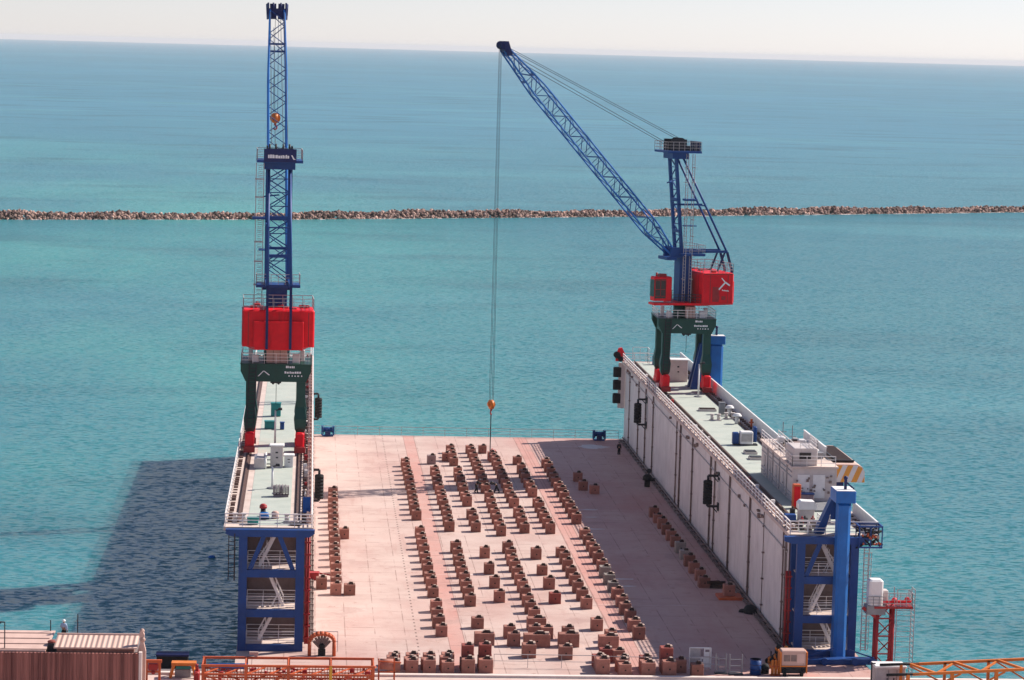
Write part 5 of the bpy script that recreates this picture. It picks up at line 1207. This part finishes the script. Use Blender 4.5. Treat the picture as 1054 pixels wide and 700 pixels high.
# right orange truss gangway, running out of frame
o = thing('truss_gangway', 'bright orange lattice gangway with black end rods at lower right', 'gangway', (52.2, 234.8, 0), R(0))
LG = 26.0; yb, yf = 2.9, 0.0
def gz(x, base): return base + x * .055
for y, zb in ((yf, 2.35), (yb, 2.6)):
    d = MB(); d.bar((2.0 if y == yf else 2.6, y, gz(2.0, zb)), (LG, y, gz(LG, zb)), .24, .24); d.bar((0.2, y, .55), (LG, y, .6), .26); d.build('chord', 'orange', o)
    d = MB(); d.tube((-.35, y, zb + .02), (2.6 if y == yf else 3.2, y, gz(2.6, zb) + .02), .13, n=10); d.build('end_rod', 'black', o)
    for i in range(7):
        x = 1.6 + i * 4.0; d = MB(); d.bar((x, y, .02), (x, y, gz(x, zb)), .3 if y == yf else .24); d.build('post', 'orange', o)
d = MB()
for i in range(7):
    x = 2.4 + i * 4.0; d.bar((x, yb, gz(x, 2.6)), (x + 1.7, yf, gz(x + 1.7, 2.35)), .2); d.bar((x + 4.0, yb, gz(x + 4, 2.5)), (x + 1.7, yf, gz(x + 1.7, 2.3)), .16)
    d.bar((x, yf, .6), (x + 4, yf, gz(x + 4, 2.2)), .14); d.bar((x, yb, gz(x, 2.4)), (x + 4, yb, .6), .14)
    for k_ in range(10): d.bar((x + k_ * .4, yf, .6), (x + k_ * .4, yf, 1.65), .06)
    d.bar((x, yf, 1.65), (x + 4, yf, 1.68), .1)
d.build('bracing', 'orange', o)
d = MB(); d.box(.5, LG, yf + .2, yb - .2, .7, .78); d.build('grating', 'mesh', o)
d = MB()
for k_ in range(3): d.tube((2.5, .8 + k_ * .6, .95), (LG, .8 + k_ * .6, 1.0), .12, n=8)
d.build('cable_run', 'blue_light', o)
o = thing('kiosk', 'pale grey electrical kiosk at the left end of the orange gangway', 'kiosk', (53.0, 239.4, 0))
d = MB(); d.bbox(-1.3, 1.4, -.9, .9, .02, 2.15, .05); d.build('body', 'purplegrey' if False else 'rail_dull', o)
d = MB(); d.bbox(-1.4, 1.5, -1.0, 1.0, 2.153, 2.35, .04); d.build('roof', 'white', o)
d = MB(); d.box(-.15, -.12, -.93, -.903, .2, 2.0); d.box(.6, .63, -.93, -.903, .2, 2.0); d.box(-.3, -.22, -.94, -.903, 1.0, 1.25); d.box(.3, .4, -.94, -.903, 1.0, 1.25); d.build('door_seam', 'dark', o)
d = MB(); d.bar((-1.65, -.6, .02), (-1.65, -.6, 2.6), .12); d.bar((-1.65, -.6, 2.5), (-1.3, -.6, 2.5), .1); d.build('cable_post', 'dark', o)

# brown shed in the left foreground
o = thing('warehouse', 'brown corrugated warehouse wall in the lower left corner', 'warehouse', (0, 0, 0))
d = MB(); d.box(-60, -13.72, 224.7, 225.0, .003, 5.93); d.build('cladding_wall', 'brownclad', o)
d = MB(); d.box(-13.70, -13.45, 224.6, 225.1, .003, 6.05); d.build('corner_trim', 'kerb', o)
d = MB(); d.box(-60, -13.8, 225.003, 230.6, .003, 5.6); d.build('rear_wall', 'concrete_block', o)
d = MB(); d.box(-60, -13.8, 225.0, 231, 5.602, 5.72); d.build('flat_roof', 'quaydark', o)
o = thing('roof_shed', 'pale ribbed roof shed on the warehouse, right one', 'roof shed', (-17.3, 225.2, 5.72))
d = MB(); d.box(-3.25, 3.1, 0.1, 3.3, .003, .52); d.build('wall', 'concrete_block', o)
d = MB(); d.add([(-3.5, -.1, .5), (3.4, -.1, .5), (3.4, 3.6, .78), (-3.5, 3.6, .78), (-3.5, -.1, .62), (3.4, -.1, .62), (3.4, 3.6, .9), (-3.5, 3.6, .9)], [(3, 2, 1, 0), (4, 5, 6, 7), (0, 1, 5, 4), (1, 2, 6, 5), (2, 3, 7, 6), (3, 0, 4, 7)]); d.build('ribbed_roof', 'ribroof', o)
d = MB(); d.box(-3.55, 3.45, 3.5, 3.62, .9, 1.02); d.build('ridge_cap', 'roofpale', o)
o = thing('roof_shed', 'smooth pale pink roof shed on the warehouse, left one', 'roof shed', (-25.6, 225.3, 5.72))
d = MB(); d.box(-6, 4.1, 0.05, 4.2, .003, .3); d.build('wall', 'concrete_block', o)
d = MB(); d.add([(-6.2, -.15, .22), (4.1, -.15, .22), (4.5, 4.6, .85), (-6.2, 4.6, .85), (-6.2, -.15, .34), (4.1, -.15, .34), (4.5, 4.6, .97), (-6.2, 4.6, .97)], [(3, 2, 1, 0), (4, 5, 6, 7), (0, 1, 5, 4), (1, 2, 6, 5), (2, 3, 7, 6), (3, 0, 4, 7)]); d.build('sheet_roof', 'roofpale', o)
d = MB()
for k_ in range(4): d.bar((-6.1, 0 + k_ * 1.3, .40 + k_ * .17), (4.2, 0 + k_ * 1.3, .40 + k_ * .17), .06)
d.build('roof_seam', 'cabinet', o)
o = thing('exhaust_stack', 'dark exhaust hood in the gap between the two roof sheds', 'exhaust', (-21.1, 226.4, 5.72)); d = MB(); d.bbox(-.3, .3, -.3, .5, .003, .7, .05); d.build('duct', 'dark', o); d = MB(); d.ball((0, .1, .75), .36, 10, 6, (1, 1, .5)); d.build('hood', 'redblock', o)
def mast(label, x, y, z, h, arm):
    o = thing('roof_mast', label, 'mast', (x, y, z)); d = MB(); d.tube((0, 0, 0), (0, 0, h), .05, n=6); d.build('pole', 'dark', o)
    if arm: d = MB(); d.bar((0, 0, h), (-.55, 0, h + .02), .09); d.bbox(-.6, -.3, -.1, .1, h - .1, h + .06, .02); d.build('lamp', 'dark', o)
mast('dark lamp mast on the left roof shed', -24.9, 225.6, 6.1, 2.2, True)
mast('thin dark mast behind the ribbed roof shed', -19.2, 229.6, 5.72, 2.5, False)
mast('short thin mast in front of the roof gap', -21.5, 229.8, 5.72, 1.9, False)
o = thing('chimney_post', 'ornate pale orange post at the right corner of the warehouse', 'post', (-13.55, 226.0, 0))
d = MB(); d.prism([(-.35, 0), (.35, 0), (.35, 5.9), (.18, 6.6), (.22, 7.3), (.02, 7.75), (-.22, 7.4), (-.12, 6.6), (-.35, 5.9)], 'y', -.25, .25); d.build('shaft', 'cabinet', o); d = MB(); d.ball((.02, 0, 7.6), .2, 8, 5); d.ball((.1, -.2, 6.9), .22, 8, 5); d.build('ornament', 'mesh', o)
o = thing('hoist_frame', 'orange hoist frame beside the warehouse corner', 'hoist', (-13.35, 240.2, 0))
d = MB(); d.bar((-.6, 0, .01), (-.6, 0, 1.7), .22); d.bar((.55, 0, .01), (.55, 0, 1.7), .22); d.bar((-.8, 0, 1.75), (.75, 0, 1.75), .3, .26); d.bar((-.6, 0, .8), (.55, 0, .8), .16); d.build('frame', 'orangered', o)
d = MB(); d.bbox(-.45, .4, -.2, .3, .95, 1.55, .06); d.ball((0, -.1, .75), .2, 8, 5); d.build('winch_drum', 'red_dark', o)
o = thing('orange_stand', 'bright orange open stand with grey machine at quay edge', 'stand', (-9.95, 242.5, 0) if False else (-10.75, 241.6, 0))
d = MB()
for sx in (-1, 1): d.bar((sx * 1.15, -.5, .01), (sx * .85, -.4, 1.15), .22); d.bar((sx * 1.15, .6, .01), (sx * .85, .4, 1.15), .22); d.bar((sx * .85, -.5, 1.2), (sx * .85, .5, 1.2), .22)
d.box(-1.05, 1.15, -.55, .5, 1.15, 1.4); d.build('frame', 'orange', o)
d = MB(); d.bbox(-.75, .7, -.25, .35, .01, .75, .06); d.build('machine', 'grey', o); d = MB(); d.box(-.65, .6, -.3, -.255, .8, 1.05); d.build('panel', 'teal', o)
o = thing('tarp_container', 'dark navy tarpaulin-covered container on the quay apron', 'container', (-12.0, 247.4, -.7))
d = MB(); d.bbox(-1.45, 1.45, -.5, .6, .01, 1.5, .08); d.build('body', 'black', o); d = MB(); d.prism([(-.58, 1.38), (.68, 1.38), (.68, 1.56), (.4, 1.66), (-.3, 1.66), (-.58, 1.56)], 'x', -1.5, 1.5); d.build('tarpaulin', 'navy', o)
d = MB(); d.ball((0, 0, .05), .3, 10, 6, (1.5, 1, .8))
tag(d.build('buoy', 'blue_light', None, (-10.9, 315.7, WATER)), 'small blue buoy floating in the shadow left of the dock', 'buoy')

# ------------------------------------------------------------------ light, sky, air
hz = MB(); hz.box(-60000, 60000, -1200, 60000, -9, 74)
hm = bpy.data.materials.new('sea haze'); hm.use_nodes = True
for n_ in list(hm.node_tree.nodes):
    if n_.type == 'BSDF_PRINCIPLED': hm.node_tree.nodes.remove(n_)
pv = hm.node_tree.nodes.new('ShaderNodeVolumePrincipled'); pv.inputs['Color'].default_value = (.93, .95, .97, 1); pv.inputs['Density'].default_value = 2.6e-5
hm.node_tree.links.new(pv.outputs['Volume'], hm.node_tree.nodes['Material Output'].inputs['Volume'])
tag(hz.build('haze', hm), 'thin pale sea haze in the air', 'haze', kind='stuff')
SUN_EL, SUN_AZ = R(40.0), R(25)       # azimuth measured from +X towards +Y
w = bpy.data.worlds.new('World'); scene.world = w; w.use_nodes = True
nt = w.node_tree; bg = nt.nodes['Background']
sky = nt.nodes.new('ShaderNodeTexSky'); sky.sky_type = 'NISHITA'; sky.sun_disc = False
sky.sun_elevation = SUN_EL; sky.sun_rotation = R(90) - SUN_AZ
sky.altitude = 0; sky.air_density = .9; sky.dust_density = .12; sky.ozone_density = 1.0
hs_ = nt.nodes.new('ShaderNodeHueSaturation'); hs_.inputs['Saturation'].default_value = .68
tn = nt.nodes.new('ShaderNodeMix'); tn.data_type = 'RGBA'; tn.blend_type = 'MULTIPLY'; tn.inputs[0].default_value = 1; tn.inputs[7].default_value = (.965, .98, 1.19, 1)
nt.links.new(sky.outputs['Color'], hs_.inputs['Color']); nt.links.new(hs_.outputs['Color'], tn.inputs[6]); nt.links.new(tn.outputs[2], bg.inputs['Color']); bg.inputs['Strength'].default_value = .063
sd = bpy.data.lights.new('sun', 'SUN'); sd.energy = 4.4; sd.angle = R(.5); sd.color = (1, .93, .85)
so = bpy.data.objects.new('sun', sd); COL.objects.link(so)
dirv = Vector((math.cos(SUN_EL) * math.cos(SUN_AZ), math.cos(SUN_EL) * math.sin(SUN_AZ), math.sin(SUN_EL)))
so.rotation_euler = dirv.to_track_quat('Z', 'Y').to_euler(); so.location = (200, 300, 200)

cam = bpy.data.cameras.new('camera'); co = bpy.data.objects.new('camera', cam); COL.objects.link(co)
cam.sensor_width = 36; cam.lens = 2800 / 1054 * 36; cam.clip_start = 1; cam.clip_end = 120000
yaw, pitch, roll = R(4.285676), R(6.113368), R(1.52)
fw = Vector((math.sin(yaw) * math.cos(pitch), math.cos(yaw) * math.cos(pitch), -math.sin(pitch)))
r0 = Vector((math.cos(yaw), -math.sin(yaw), 0)); u0 = r0.cross(fw)
rr = r0 * math.cos(roll) + u0 * math.sin(roll); uu = rr.cross(fw)
co.matrix_world = Matrix(((rr.x, uu.x, -fw.x, 0), (rr.y, uu.y, -fw.y, 0), (rr.z, uu.z, -fw.z, 57), (0, 0, 0, 1)))
scene.camera = co
vs = scene.view_settings; vs.view_transform = 'Standard'; vs.look = 'None'; vs.gamma = 1; vs.exposure = 0.78; vs.use_curve_mapping = False
